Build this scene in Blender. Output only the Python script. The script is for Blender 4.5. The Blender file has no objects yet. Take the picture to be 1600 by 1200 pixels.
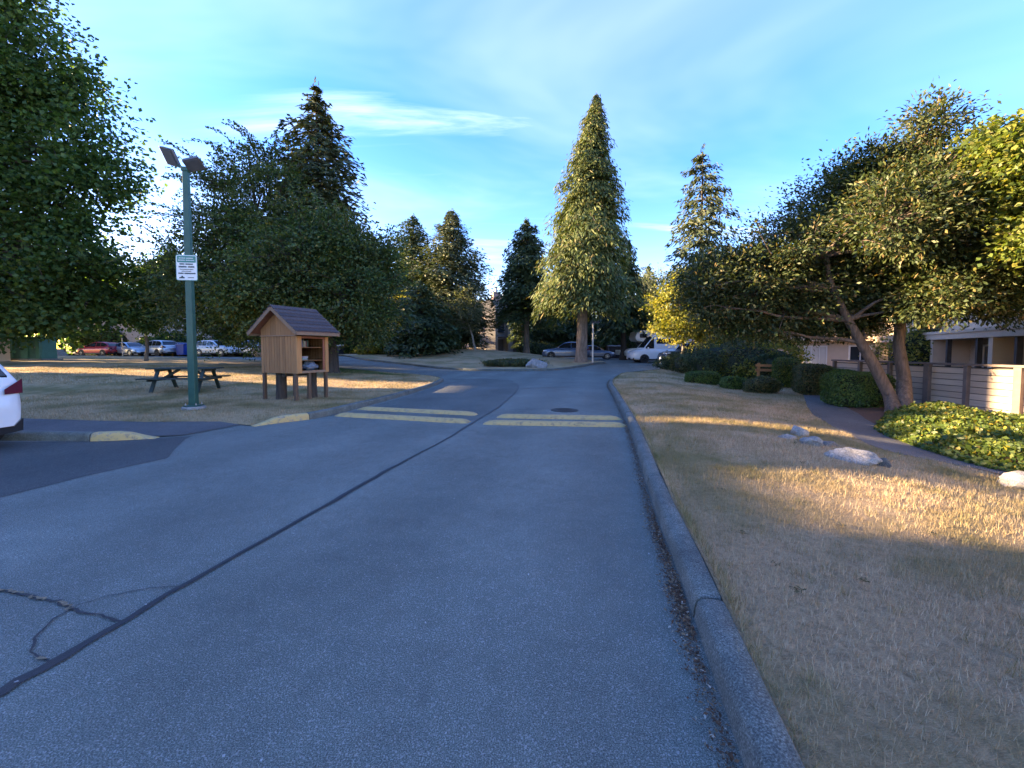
import bpy, bmesh, math, random
import numpy as np
from mathutils import Vector, Matrix
from mathutils.geometry import delaunay_2d_cdt

sc = bpy.context.scene
col = sc.collection
R = math.radians
PI = math.pi

# ------------------------------------------------------------------ camera
F = 640.0 / 1600.0            # focal length in image widths
EYE = 1.6
PITCH = R(2.5)
AX = 574.0                    # image row of the optical axis (1600x1200)
cam_d = bpy.data.cameras.new('camera')
cam_d.sensor_width = 36.0
cam_d.lens = 36.0 * F
cam_d.shift_y = -(600.0 - AX) / 1600.0
cam_d.clip_end = 2000.0
cam_d.clip_start = 0.05
cam = bpy.data.objects.new('camera', cam_d)
col.objects.link(cam)
cam.location = (0, 0, EYE)
cam.rotation_euler = (R(90) - PITCH, 0, 0)
sc.camera = cam

# ------------------------------------------------------------------ light
TO_SUN = Vector((-0.985, 0.17, 0)).normalized()
SUN_EL = R(11.5)
sun_d = bpy.data.lights.new('sun', 'SUN')
sun_d.energy = 4.6
sun_d.angle = R(0.5)
sun_d.color = (1.0, 0.73, 0.42)
sun = bpy.data.objects.new('sun', sun_d)
col.objects.link(sun)
sv = Vector((TO_SUN.x * math.cos(SUN_EL), TO_SUN.y * math.cos(SUN_EL), math.sin(SUN_EL)))
sun.rotation_euler = sv.to_track_quat('Z', 'Y').to_euler()
sun.location = sv * 60

world = bpy.data.worlds.new('World')
sc.world = world
world.use_nodes = True
wn = world.node_tree.nodes
wl = world.node_tree.links
for n in list(wn):
    wn.remove(n)
w_out = wn.new('ShaderNodeOutputWorld')
w_bg = wn.new('ShaderNodeBackground')
w_bg.inputs['Strength'].default_value = 0.085
sky = wn.new('ShaderNodeTexSky')
sky.sky_type = 'NISHITA'
sky.sun_disc = False
sky.sun_elevation = SUN_EL
sky.sun_rotation = math.atan2(TO_SUN.x, TO_SUN.y)
sky.altitude = 50
sky.air_density = 1.0
sky.dust_density = 0.25
sky.ozone_density = 1.6
# thin cirrus over the whole dome: direction projected on a flat layer, stretched noise
tc = wn.new('ShaderNodeTexCoord')
sep = wn.new('ShaderNodeSeparateXYZ')
wl.new(tc.outputs['Generated'], sep.inputs[0])
def wmath(op, a, b=None, clamp=False):
    m = wn.new('ShaderNodeMath'); m.operation = op; m.use_clamp = clamp
    for i, q in enumerate((a, b)):
        if q is None: continue
        if isinstance(q, (int, float)): m.inputs[i].default_value = q
        else: wl.new(q, m.inputs[i])
    return m.outputs[0]
zz = wmath('MAXIMUM', sep.outputs[2], 0.0)
zz = wmath('ADD', zz, 0.16)
cx = wmath('DIVIDE', sep.outputs[0], zz)
cy = wmath('DIVIDE', sep.outputs[1], zz)
cmb = wn.new('ShaderNodeCombineXYZ')
wl.new(cx, cmb.inputs[0]); wl.new(cy, cmb.inputs[1])
def cloud(rot, scale, detail, lo, hi, dist=0.0, off=(0, 0, 0)):
    mp = wn.new('ShaderNodeMapping')
    mp.inputs['Rotation'].default_value = (0, 0, rot)
    mp.inputs['Scale'].default_value = scale
    mp.inputs['Location'].default_value = off
    wl.new(cmb.outputs[0], mp.inputs[0])
    nz = wn.new('ShaderNodeTexNoise')
    nz.inputs['Scale'].default_value = 1.0
    nz.inputs['Detail'].default_value = detail
    nz.inputs['Roughness'].default_value = 0.58
    nz.inputs['Distortion'].default_value = dist
    wl.new(mp.outputs[0], nz.inputs['Vector'])
    mr = wn.new('ShaderNodeMapRange')
    mr.interpolation_type = 'SMOOTHSTEP'
    mr.inputs['From Min'].default_value = lo
    mr.inputs['From Max'].default_value = hi
    wl.new(nz.outputs['Fac'], mr.inputs['Value'])
    return mr.outputs[0]
c_big = cloud(R(25), (0.45, 0.8, 1), 5, 0.38, 0.74, 0.6, (3.1, 1.7, 0))
c_wisp = cloud(R(-35), (0.5, 2.4, 1), 7, 0.49, 0.78, 1.2, (0.4, 7.3, 0))
c_patch = cloud(R(10), (0.8, 0.8, 1), 2, 0.45, 0.65, 0.0, (9.0, 2.0, 0))
wv = wmath('MULTIPLY', c_wisp, c_patch)
cc = wmath('MULTIPLY', c_big, 0.26)
cc = wmath('MAXIMUM', cc, wmath('MULTIPLY', wv, 0.7), True)
hs = wn.new('ShaderNodeHueSaturation')
hs.inputs['Saturation'].default_value = 1.42
hs.inputs['Hue'].default_value = 0.512
hs.inputs['Value'].default_value = 1.0
wl.new(sky.outputs[0], hs.inputs['Color'])
w_mix = wn.new('ShaderNodeMixRGB')
w_mix.inputs['Color2'].default_value = (2.5, 2.8, 3.5, 1)
wl.new(cc, w_mix.inputs['Fac'])
tint = wn.new('ShaderNodeMixRGB'); tint.blend_type = 'MULTIPLY'; tint.inputs['Fac'].default_value = 1.0
tint.inputs['Color2'].default_value = (0.97, 0.82, 1.04, 1)
wl.new(hs.outputs[0], tint.inputs['Color1'])
wl.new(tint.outputs[0], w_mix.inputs['Color1'])
wl.new(w_mix.outputs[0], w_bg.inputs['Color'])
wl.new(w_bg.outputs[0], w_out.inputs['Surface'])

sc.render.engine = 'CYCLES'
sc.view_settings.view_transform = 'Standard'
sc.view_settings.look = 'None'
sc.view_settings.gamma = 1.0
sc.view_settings.use_curve_mapping = False
sc.view_settings.exposure = 3.24
sc.cycles.max_bounces = 6
sc.cycles.transparent_max_bounces = 6
sc.cycles.use_denoising = True

# ------------------------------------------------------------------ helpers
def ray(px, py):
    up = -(py - AX) / 640.0
    return (px - 800.0) / 640.0, math.cos(PITCH) + up * math.sin(PITCH), up * math.cos(PITCH) - math.sin(PITCH)
def P(px, py, z=0.0):
    x, y, zz_ = ray(px, py)
    t = (z - EYE) / zz_
    return Vector((x * t, y * t, z))
def PD(px, py, Y):
    x, y, zz_ = ray(px, py)
    t = Y / y
    return Vector((x * t, Y, EYE + zz_ * t))
def sst(a, b, x):
    t = np.clip((np.asarray(x, float) - a) / (b - a), 0, 1)
    return t * t * (3 - 2 * t)
def G(x, y):
    """height of the bare ground"""
    x = np.asarray(x, float); y = np.asarray(y, float)
    h = 0.5 * sst(16, 42, y)
    h = h + 0.42 * sst(5, 19, -x) * sst(9.3, 16, y)
    h = h - 0.34 * sst(1.6, 6.0, x - (0.22 * y + 0.6)) * (1 - sst(18, 30, y))
    h = h + 1.0 * np.exp(-((x + 4.5) / 8.0) ** 2 - ((y - 44) / 6.5) ** 2)
    return h
def g(x, y):
    return float(G(x, y))

def tag(o, label=None, cat=None, group=None, kind=None):
    if label: o['label'] = label
    if cat: o['category'] = cat
    if group: o['group'] = group
    if kind: o['kind'] = kind
    return o
def thing(name, label, cat, loc=(0, 0, 0), rz=0.0, group=None):
    o = bpy.data.objects.new(name, None)
    o.empty_display_size = 0.2
    col.objects.link(o)
    o.location = loc
    o.rotation_euler = (0, 0, rz)
    return tag(o, label, cat, group)
def link(me, name, mat, parent=None):
    o = bpy.data.objects.new(name, me)
    if mat is not None and not me.materials:
        me.materials.append(mat)
    col.objects.link(o)
    if parent is not None:
        o.parent = parent
    return o
def copy_tree(o, parent=None):
    c = o.copy(); col.objects.link(c); c.parent = parent
    for ch in [q for q in bpy.data.objects if q.parent == o]:
        copy_tree(ch, c)
    return c

class MB:
    def __init__(s):
        s.v = []; s.f = []; s.M = Matrix.Identity(4)
    def add(s, V, Fc):
        b = len(s.v)
        for p in V:
            q = s.M @ Vector(p)
            s.v.append((q.x, q.y, q.z))
        for f in Fc:
            s.f.append(tuple(i + b for i in f))
        return s
    def box(s, c, d, rz=0.0, ry=0.0, rx=0.0, taper=1.0):
        m = Matrix.Translation(c) @ Matrix.Rotation(rz, 4, 'Z') @ Matrix.Rotation(ry, 4, 'Y') @ Matrix.Rotation(rx, 4, 'X')
        V = []
        for z in (-1, 1):
            k = taper if z > 0 else 1.0
            for x, y in ((-1, -1), (1, -1), (1, 1), (-1, 1)):
                V.append(m @ Vector((x * d[0] / 2 * k, y * d[1] / 2 * k, z * d[2] / 2)))
        return s.add(V, [(3, 2, 1, 0), (4, 5, 6, 7), (0, 1, 5, 4), (1, 2, 6, 5), (2, 3, 7, 6), (3, 0, 4, 7)])
    def bar(s, a, b, w, h, up=(0, 0, 1)):
        a = Vector(a); b = Vector(b); d = (b - a).normalized()
        sd = d.cross(Vector(up))
        if sd.length < 1e-4: sd = Vector((1, 0, 0))
        sd.normalize(); u = sd.cross(d)
        V = []
        for p in (a, b):
            for i, j in ((-1, -1), (1, -1), (1, 1), (-1, 1)):
                V.append(p + sd * (i * w / 2) + u * (j * h / 2))
        return s.add(V, [(3, 2, 1, 0), (4, 5, 6, 7), (0, 1, 5, 4), (1, 2, 6, 5), (2, 3, 7, 6), (3, 0, 4, 7)])
    def tube(s, path, rad, n=8, cap=True, jit=0.0, rng=None):
        pts = [Vector(p) for p in path]
        if not hasattr(rad, '__len__'): rad = [rad] * len(pts)
        V = []; Fc = []
        for i, p in enumerate(pts):
            d = (pts[min(i + 1, len(pts) - 1)] - pts[max(i - 1, 0)])
            if d.length < 1e-6: d = Vector((0, 0, 1))
            d.normalize()
            a = Vector((1, 0, 0)) if abs(d.x) < 0.8 else Vector((0, 1, 0))
            a = (a - d * a.dot(d)).normalized(); b = d.cross(a)
            for k in range(n):
                t = 2 * PI * k / n
                r = rad[i] * (1 + (rng.uniform(-jit, jit) if jit else 0))
                V.append(p + a * (math.cos(t) * r) + b * (math.sin(t) * r))
        for i in range(len(pts) - 1):
            for k in range(n):
                k2 = (k + 1) % n
                Fc.append((i * n + k, i * n + k2, (i + 1) * n + k2, (i + 1) * n + k))
        if cap:
            Fc.append(tuple(reversed(range(n))))
            Fc.append(tuple(range((len(pts) - 1) * n, len(pts) * n)))
        return s.add(V, Fc)
    def lathe(s, prof, n=16, axis='Z', cap=True):
        V = []; Fc = []
        for r, z in prof:
            for k in range(n):
                t = 2 * PI * k / n
                if axis == 'Z': V.append((r * math.cos(t), r * math.sin(t), z))
                else: V.append((r * math.cos(t), z, r * math.sin(t)))
        m = len(prof)
        for i in range(m - 1):
            for k in range(n):
                k2 = (k + 1) % n
                Fc.append((i * n + k, i * n + k2, (i + 1) * n + k2, (i + 1) * n + k))
        if cap:
            Fc.append(tuple(reversed(range(n)))); Fc.append(tuple(range((m - 1) * n, m * n)))
        return s.add(V, Fc)
    def prism(s, poly, a, b, to3):
        """poly = 2d points, a/b = extrusion limits, to3(u, v, w) -> 3d"""
        n = len(poly)
        V = [to3(u, v, a) for u, v in poly] + [to3(u, v, b) for u, v in poly]
        Fc = [tuple(reversed(range(n))), tuple(range(n, 2 * n))]
        for i in range(n):
            j = (i + 1) % n
            Fc.append((i, j, n + j, n + i))
        return s.add(V, Fc)
    def mesh(s, name, smooth=None):
        me = bpy.data.meshes.new(name)
        me.from_pydata(s.v, [], s.f)
        bm = bmesh.new(); bm.from_mesh(me)
        bmesh.ops.recalc_face_normals(bm, faces=bm.faces)
        bm.to_mesh(me); bm.free()
        if smooth is not None:
            me.polygons.foreach_set('use_smooth', [True] * len(me.polygons))
            me.set_sharp_from_angle(angle=R(smooth))
        me.update()
        return me
    def build(s, name, mat, parent=None, smooth=None, bevel=0.0):
        o = link(s.mesh(name, smooth), name, mat, parent)
        if bevel:
            m = o.modifiers.new('bevel', 'BEVEL'); m.width = bevel; m.segments = 2; m.limit_method = 'ANGLE'
            m.harden_normals = False
        return o

# ---- materials
def nodes_of(name):
    m = bpy.data.materials.new(name); m.use_nodes = True
    nt = m.node_tree
    bs = nt.nodes['Principled BSDF']
    return m, nt, bs
def N(nt, typ, **kw):
    n = nt.nodes.new(typ)
    for k, v in kw.items():
        if k.startswith('i_'): n.inputs[k[2:].replace('_', ' ')].default_value = v
        else: setattr(n, k, v)
    return n
def ramp(nt, fac, stops):
    r = nt.nodes.new('ShaderNodeValToRGB')
    el = r.color_ramp.elements
    while len(el) < len(stops): el.new(0.5)
    for e, (p, c) in zip(el, stops):
        e.position = p
        e.color = (c[0], c[1], c[2], 1) if hasattr(c, '__len__') else (c, c, c, 1)
    nt.links.new(fac, r.inputs[0])
    return r.outputs[0]
def mixc(nt, fac, a, b, mode='MIX'):
    m = nt.nodes.new('ShaderNodeMixRGB'); m.blend_type = mode
    for i, q in zip(('Fac', 'Color1', 'Color2'), (fac, a, b)):
        if isinstance(q, (int, float)): m.inputs[i].default_value = q
        elif hasattr(q, '__len__'): m.inputs[i].default_value = (q[0], q[1], q[2], 1)
        else: nt.links.new(q, m.inputs[i])
    return m.outputs[0]
def noise(nt, vec, scale, detail=4, rough=0.55, dist=0.0):
    n = N(nt, 'ShaderNodeTexNoise')
    n.inputs['Scale'].default_value = scale; n.inputs['Detail'].default_value = detail
    n.inputs['Roughness'].default_value = rough; n.inputs['Distortion'].default_value = dist
    if vec is not None: nt.links.new(vec, n.inputs['Vector'])
    return n.outputs['Fac']
def objco(nt, scale=None):
    t = N(nt, 'ShaderNodeTexCoord')
    if scale is None: return t.outputs['Object']
    mp = N(nt, 'ShaderNodeMapping'); mp.inputs['Scale'].default_value = scale
    nt.links.new(t.outputs['Object'], mp.inputs[0])
    return mp.outputs[0]
def bump(nt, bs, h, strength=0.3, dist=0.01):
    b = N(nt, 'ShaderNodeBump'); b.inputs['Strength'].default_value = strength; b.inputs['Distance'].default_value = dist
    nt.links.new(h, b.inputs['Height']); nt.links.new(b.outputs[0], bs.inputs['Normal'])
def plain(name, c, rough=0.6, var=0.15, scale=6.0, metal=0.0, bmp=0.0, stretch=None, coat=0.0, spec=None):
    m, nt, bs = nodes_of(name)
    co = objco(nt, stretch)
    n1 = noise(nt, co, scale, 5, 0.6)
    d = [max(0, x * (1 - var)) for x in c]; l = [x * (1 + var) for x in c]
    nt.links.new(ramp(nt, n1, [(0.28, d), (0.72, l)]), bs.inputs['Base Color'])
    bs.inputs['Roughness'].default_value = rough
    bs.inputs['Metallic'].default_value = metal
    if coat: bs.inputs['Coat Weight'].default_value = coat; bs.inputs['Coat Roughness'].default_value = 0.08
    if spec is not None: bs.inputs['Specular IOR Level'].default_value = spec
    if bmp: bump(nt, bs, noise(nt, co, scale * 6, 4, 0.6), bmp, 0.01)
    return m
def glassy(name, c=(0.02, 0.025, 0.03), rough=0.06):
    m, nt, bs = nodes_of(name)
    co = objco(nt)
    nt.links.new(ramp(nt, noise(nt, co, 2.0), [(0.3, c), (0.8, [x * 1.6 for x in c])]), bs.inputs['Base Color'])
    bs.inputs['Roughness'].default_value = rough
    bs.inputs['Specular IOR Level'].default_value = 0.7
    return m
def leafmat(name, stops, trans=0.35, rough=0.55, patch=0.0, tint=None):
    """leaf colour: one random value per leaf plus a slow drift through the crown"""
    m, nt, bs = nodes_of(name)
    ge = N(nt, 'ShaderNodeNewGeometry')
    c = ramp(nt, ge.outputs['Random Per Island'], stops)
    co = objco(nt)
    n1 = noise(nt, co, 0.55, 3, 0.6)
    c = mixc(nt, 0.55, c, ramp(nt, n1, [(0.3, 0.55), (0.7, 1.25)]), 'MULTIPLY')
    if patch and tint:
        n2 = noise(nt, co, 0.35, 2, 0.5)
        f = ramp(nt, n2, [(0.5, 0.0), (0.68, patch)])
        c = mixc(nt, f, c, tint)
    nt.links.new(c, bs.inputs['Base Color'])
    bs.inputs['Roughness'].default_value = rough
    bs.inputs['Specular IOR Level'].default_value = 0.35
    tr = N(nt, 'ShaderNodeBsdfTranslucent')
    tc2 = mixc(nt, 1.0, c, (1.5, 1.5, 0.55), 'MULTIPLY')
    nt.links.new(tc2, tr.inputs['Color'])
    ms = N(nt, 'ShaderNodeMixShader'); ms.inputs[0].default_value = trans
    nt.links.new(bs.outputs[0], ms.inputs[1]); nt.links.new(tr.outputs[0], ms.inputs[2])
    out = nt.nodes['Material Output']
    nt.links.new(ms.outputs[0], out.inputs['Surface'])
    return m
def bark(name, c, scale=5.0):
    m, nt, bs = nodes_of(name)
    co = objco(nt, (1, 1, 0.18))
    n1 = noise(nt, co, scale * 2.2, 6, 0.65, 0.4)
    n2 = noise(nt, objco(nt), 1.3, 3)
    cc_ = ramp(nt, n1, [(0.3, [x * 0.4 for x in c]), (0.55, c), (0.8, [x * 1.5 for x in c])])
    cc_ = mixc(nt, 0.5, cc_, ramp(nt, n2, [(0.3, 0.6), (0.7, 1.2)]), 'MULTIPLY')
    nt.links.new(cc_, bs.inputs['Base Color'])
    bs.inputs['Roughness'].default_value = 0.9
    bump(nt, bs, n1, 0.8, 0.05)
    return m

def asphalt(name, base, speck=1.0, scale=1.0):
    m, nt, bs = nodes_of(name)
    co = objco(nt)
    n1 = noise(nt, co, 170 * scale, 3, 0.7)
    vo = N(nt, 'ShaderNodeTexVoronoi'); vo.inputs['Scale'].default_value = 150 * scale
    nt.links.new(co, vo.inputs['Vector'])
    c = ramp(nt, n1, [(0.36, [x * 0.3 for x in base]), (0.52, base), (0.70, [x * (1 + 1.7 * speck) for x in base])])
    w = N(nt, 'ShaderNodeTexWhiteNoise'); w.noise_dimensions = '3D'
    nt.links.new(vo.outputs['Position'], w.inputs['Vector'])
    f = ramp(nt, w.outputs['Value'], [(0.0, 0.0), (0.80, 0.0), (0.95, 0.45 * speck), (1.0, 0.8 * speck)])
    c = mixc(nt, f, c, (0.33, 0.32, 0.30))
    big = noise(nt, co, 0.55, 5, 0.6)
    c = mixc(nt, 0.75, c, ramp(nt, big, [(0.3, 0.72), (0.7, 1.22)]), 'MULTIPLY')
    st = noise(nt, co, 1.7, 6, 0.7, 0.8)
    c = mixc(nt, ramp(nt, st, [(0.60, 0.0), (0.74, 0.45)]), c, [x * 0.45 for x in base])
    wt_ = N(nt, 'ShaderNodeTexWave'); wt_.wave_type = 'BANDS'; wt_.bands_direction = 'X'
    mpw = N(nt, 'ShaderNodeMapping'); mpw.inputs['Rotation'].default_value = (0, 0, R(12.5)); nt.links.new(co, mpw.inputs[0]); nt.links.new(mpw.outputs[0], wt_.inputs['Vector'])
    wt_.inputs['Scale'].default_value = 0.17; wt_.inputs['Distortion'].default_value = 1.2; wt_.inputs['Detail'].default_value = 3.0
    c = mixc(nt, 0.5, c, ramp(nt, wt_.outputs['Fac'], [(0.1, 0.86), (0.9, 1.16)]), 'MULTIPLY')
    mid = noise(nt, co, 5.0, 4, 0.6)
    c = mixc(nt, 0.5, c, ramp(nt, mid, [(0.3, 0.8), (0.7, 1.18)]), 'MULTIPLY')
    nt.links.new(c, bs.inputs['Base Color'])
    bs.inputs['Roughness'].default_value = 0.82
    bump(nt, bs, vo.outputs['Distance'], 0.55, 0.008)
    return m
def drygrass(name, tan, olive, amt=0.5, fine=True):
    m, nt, bs = nodes_of(name)
    co = objco(nt)
    n1 = noise(nt, co, 0.6, 4, 0.6, 0.3)
    n2 = noise(nt, co, 22, 6, 0.7)
    n3 = noise(nt, objco(nt, (1, 3.0, 1)), 55, 4, 0.7, 0.6)
    c = ramp(nt, n2, [(0.25, [x * 0.5 for x in tan]), (0.5, tan), (0.75, [x * 1.35 for x in tan])])
    f = ramp(nt, n1, [(0.44, 0.0), (0.64, amt)])
    c = mixc(nt, f, c, olive)
    c = mixc(nt, 0.6, c, ramp(nt, n3, [(0.3, 0.55), (0.7, 1.3)]), 'MULTIPLY')
    nt.links.new(c, bs.inputs['Base Color'])
    bs.inputs['Roughness'].default_value = 0.95
    bs.inputs['Specular IOR Level'].default_value = 0.1
    bump(nt, bs, n3, 0.9, 0.03)
    return m
def concrete(name, c, paint=None, wear=0.5):
    m, nt, bs = nodes_of(name)
    co = objco(nt)
    n1 = noise(nt, co, 120, 3, 0.7); n2 = noise(nt, co, 3.0, 5, 0.65)
    k = ramp(nt, n1, [(0.34, [x * 0.35 for x in c]), (0.52, c), (0.72, [min(1, x * 2.3) for x in c])])
    k = mixc(nt, 0.8, k, ramp(nt, n2, [(0.3, 0.55), (0.7, 1.3)]), 'MULTIPLY')
    k = mixc(nt, 0.5, k, ramp(nt, noise(nt, co, 14, 5, 0.7), [(0.3, 0.6), (0.7, 1.3)]), 'MULTIPLY')
    if paint:
        f = ramp(nt, noise(nt, co, 11, 6, 0.75), [(wear - 0.06, 0.0), (wear + 0.06, 0.92)])
        k = mixc(nt, f, k, paint)
    nt.links.new(k, bs.inputs['Base Color'])
    bs.inputs['Roughness'].default_value = 0.9
    bump(nt, bs, n1, 0.5, 0.01)
    return m
def wood(name, c, stretch=(30, 30, 1.5), var=0.35):
    m, nt, bs = nodes_of(name)
    co = objco(nt, stretch)
    n1 = noise(nt, co, 1.0, 6, 0.65, 0.8)
    oi = N(nt, 'ShaderNodeObjectInfo')
    k = ramp(nt, n1, [(0.3, [x * (1 - var) for x in c]), (0.7, [x * (1 + var) for x in c])])
    k = mixc(nt, 0.8, k, ramp(nt, oi.outputs['Random'], [(0.0, 0.75), (1.0, 1.2)]), 'MULTIPLY')
    nt.links.new(k, bs.inputs['Base Color'])
    bs.inputs['Roughness'].default_value = 0.75
    bump(nt, bs, n1, 0.25, 0.004)
    return m

M = {}
M['asphalt'] = asphalt('asphalt', (0.128, 0.140, 0.119))
M['asphalt_new'] = asphalt('newer_asphalt', (0.058, 0.061, 0.058), 0.45)
M['asphalt_path'] = asphalt('path_asphalt', (0.095, 0.09, 0.086), 0.5)
M['tar'] = plain('tar', (0.014, 0.014, 0.016), 0.55, 0.4, 25, bmp=0.3)
M['dirt'] = drygrass('dirt', (0.12, 0.09, 0.055), (0.07, 0.075, 0.03), 0.6)
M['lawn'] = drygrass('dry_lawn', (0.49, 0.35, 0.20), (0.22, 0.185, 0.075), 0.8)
M['lawn_left'] = drygrass('dry_lawn_shade_toned', (0.46, 0.33, 0.18), (0.18, 0.16, 0.06), 0.8)  # darker copy of the lawn, shade of the left side put into its colour
M['green_grass'] = drygrass('green_grass', (0.07, 0.12, 0.03), (0.10, 0.12, 0.035), 0.5)
M['kerb'] = concrete('kerb_concrete', (0.128, 0.138, 0.12))
M['kerb_yellow'] = concrete('kerb_worn_yellow', (0.27, 0.24, 0.19), (0.54, 0.38, 0.15), 0.44)
M['bump_yellow'] = concrete('bump_worn_yellow', (0.31, 0.24, 0.14), (0.49, 0.345, 0.14), 0.44)
M['mulch'] = plain('bark_mulch', (0.10, 0.05, 0.028), 0.95, 0.6, 28, bmp=0.9)

# ------------------------------------------------------------------ the ground and everything flat
def smooth_line(pts, n=8):
    pts = [Vector((p[0], p[1], 0)) for p in pts]
    out = []
    for i in range(len(pts) - 1):
        p0 = pts[max(i - 1, 0)]; p1 = pts[i]; p2 = pts[i + 1]; p3 = pts[min(i + 2, len(pts) - 1)]
        for k in range(n):
            t = k / n
            out.append(0.5 * ((2 * p1) + (p2 - p0) * t + (2 * p0 - 5 * p1 + 4 * p2 - p3) * t * t + (3 * p1 - p0 - 3 * p2 + p3) * t ** 3))
    out.append(pts[-1])
    return [(p.x, p.y) for p in out]
def offset_line(pts, d):
    out = []
    for i, p in enumerate(pts):
        a = Vector(pts[max(i - 1, 0)]); b = Vector(pts[min(i + 1, len(pts) - 1)])
        t = (b - a).normalized()
        out.append((p[0] + t.y * d, p[1] - t.x * d))
    return out
def inpoly(x, y, poly):
    x = np.asarray(x); y = np.asarray(y)
    c = np.zeros(x.shape, bool)
    n = len(poly); j = n - 1
    for i in range(n):
        xi, yi = poly[i][0], poly[i][1]; xj, yj = poly[j][0], poly[j][1]
        m = ((yi > y) != (yj > y)) & (x < (xj - xi) * (y - yi) / ((yj - yi) + 1e-12) + xi)
        c ^= m; j = i
    return c
def edge_dist(x, y, poly):
    d = np.full(np.shape(x), 1e9)
    n = len(poly)
    for i in range(n):
        ax, ay = poly[i][0], poly[i][1]; bx, by = poly[(i + 1) % n][0], poly[(i + 1) % n][1]
        vx, vy = bx - ax, by - ay
        t = np.clip(((x - ax) * vx + (y - ay) * vy) / (vx * vx + vy * vy + 1e-12), 0, 1)
        d = np.minimum(d, np.hypot(x - ax - t * vx, y - ay - t * vy))
    return d
def sheet(name, poly, mat, hfun, step=1.0, parent=None, jitter=0.25, seed=1):
    rng = np.random.default_rng(seed)
    B = []
    n = len(poly)
    for i in range(n):
        a = Vector(poly[i]); b = Vector(poly[(i + 1) % n])
        m = max(1, int((b - a).length / step))
        for k in range(m):
            B.append(a + (b - a) * (k / m))
    nb = len(B)
    xs = [p[0] for p in poly]; ys = [p[1] for p in poly]
    X, Y = np.meshgrid(np.arange(min(xs), max(xs), step), np.arange(min(ys), max(ys), step))
    X = X.ravel() + rng.uniform(-jitter, jitter, X.size) * step; Y = Y.ravel() + rng.uniform(-jitter, jitter, Y.size) * step
    k = inpoly(X, Y, poly) & (edge_dist(X, Y, poly) > step * 0.35)
    pts = B + [Vector((a, b)) for a, b in zip(X[k], Y[k])]
    ed = [(i, (i + 1) % nb) for i in range(nb)]
    r = delaunay_2d_cdt(pts, ed, [], 1, 1e-5)
    V = np.array([(p.x, p.y) for p in r[0]])
    Z = hfun(V[:, 0], V[:, 1])
    me = bpy.data.meshes.new(name)
    me.from_pydata([(a, b, c) for (a, b), c in zip(V, Z)], [], [tuple(f) for f in r[2]])
    bm = bmesh.new(); bm.from_mesh(me)
    for f in bm.faces:
        if f.normal.z < 0: f.normal_flip()
    bm.to_mesh(me); bm.free()
    me.polygons.foreach_set('use_smooth', [True] * len(me.polygons))
    return link(me, name, mat, parent)
def strip(name, line, width, mat, z, parent=None, seed=0, rough=0.3, step=0.18, wig=0.0):
    """thin flat band that follows a line on the road"""
    rng = random.Random(seed)
    pts = []
    for i in range(len(line) - 1):
        a = Vector(line[i][:2]); b = Vector(line[i + 1][:2])
        m = max(2, int((b - a).length / step))
        for k in range(m):
            pts.append(a + (b - a) * (k / m))
    pts.append(Vector(line[-1][:2]))
    V = []; Fc = []
    for i, p in enumerate(pts):
        t = (pts[min(i + 1, len(pts) - 1)] - pts[max(i - 1, 0)]).normalized()
        nrm = Vector((-t.y, t.x))
        w = width if not callable(width) else width(i / (len(pts) - 1))
        sh = rng.uniform(-rough, rough) * w * 0.6 + rng.uniform(-wig, wig)
        for s_ in (-1, 1):
            q = p + nrm * (s_ * w * 0.5 * (1 + rng.uniform(-rough, rough)) + sh)
            V.append((q.x, q.y, g(q.x, q.y) + z))
    for i in range(len(pts) - 1):
        Fc.append((2 * i, 2 * i + 1, 2 * i + 3, 2 * i + 2))
    me = bpy.data.meshes.new(name); me.from_pydata(V, [], Fc)
    bm = bmesh.new(); bm.from_mesh(me)
    for f in bm.faces:
        if f.normal.z < 0: f.normal_flip()
    bm.to_mesh(me); bm.free()
    return link(me, name, mat, parent)

far = sheet('ground', [(-700, -60), (700, -60), (700, 900), (-700, 900)], M['dirt'], lambda x, y: G(x, y) - 0.5 - 0.10 * sst(100, 200, np.hypot(x, y)), 40)
tag(far, kind='structure')
nearg = sheet('verge', [(-110, -25), (95, -25), (95, 110), (-110, 110)], M['dirt'], lambda x, y: G(x, y) - 0.16, 2.0)
tag(nearg, kind='structure')
road = sheet('road', [(-75, -20), (12, -20), (20, 8), (34, 26), (46, 32), (46, 48), (14, 62), (9, 75), (3, 75), (2, 52), (-22, 37), (-75, 52)], M['asphalt'], lambda x, y: G(x, y) + 0.0, 1.2)
tag(road, kind='structure')

# right kerb: points on its foot
RK = [(-0.95, -7.0), (-0.4, -4.5)] + [tuple(P(a, b, 0)[:2]) for a, b in ((1160, 1200), (1060, 900), (1020, 790), (990, 690), (975, 652), (957, 615))]
RK += [tuple(P(951, 600, 0.02)[:2]), tuple(P(961, 590, 0.08)[:2]), tuple(P(984, 582.5, 0.2)[:2]), (13.0, 29.3), (20, 30.6), (32, 32.5)]
RK = smooth_line(RK, 7)
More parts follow.
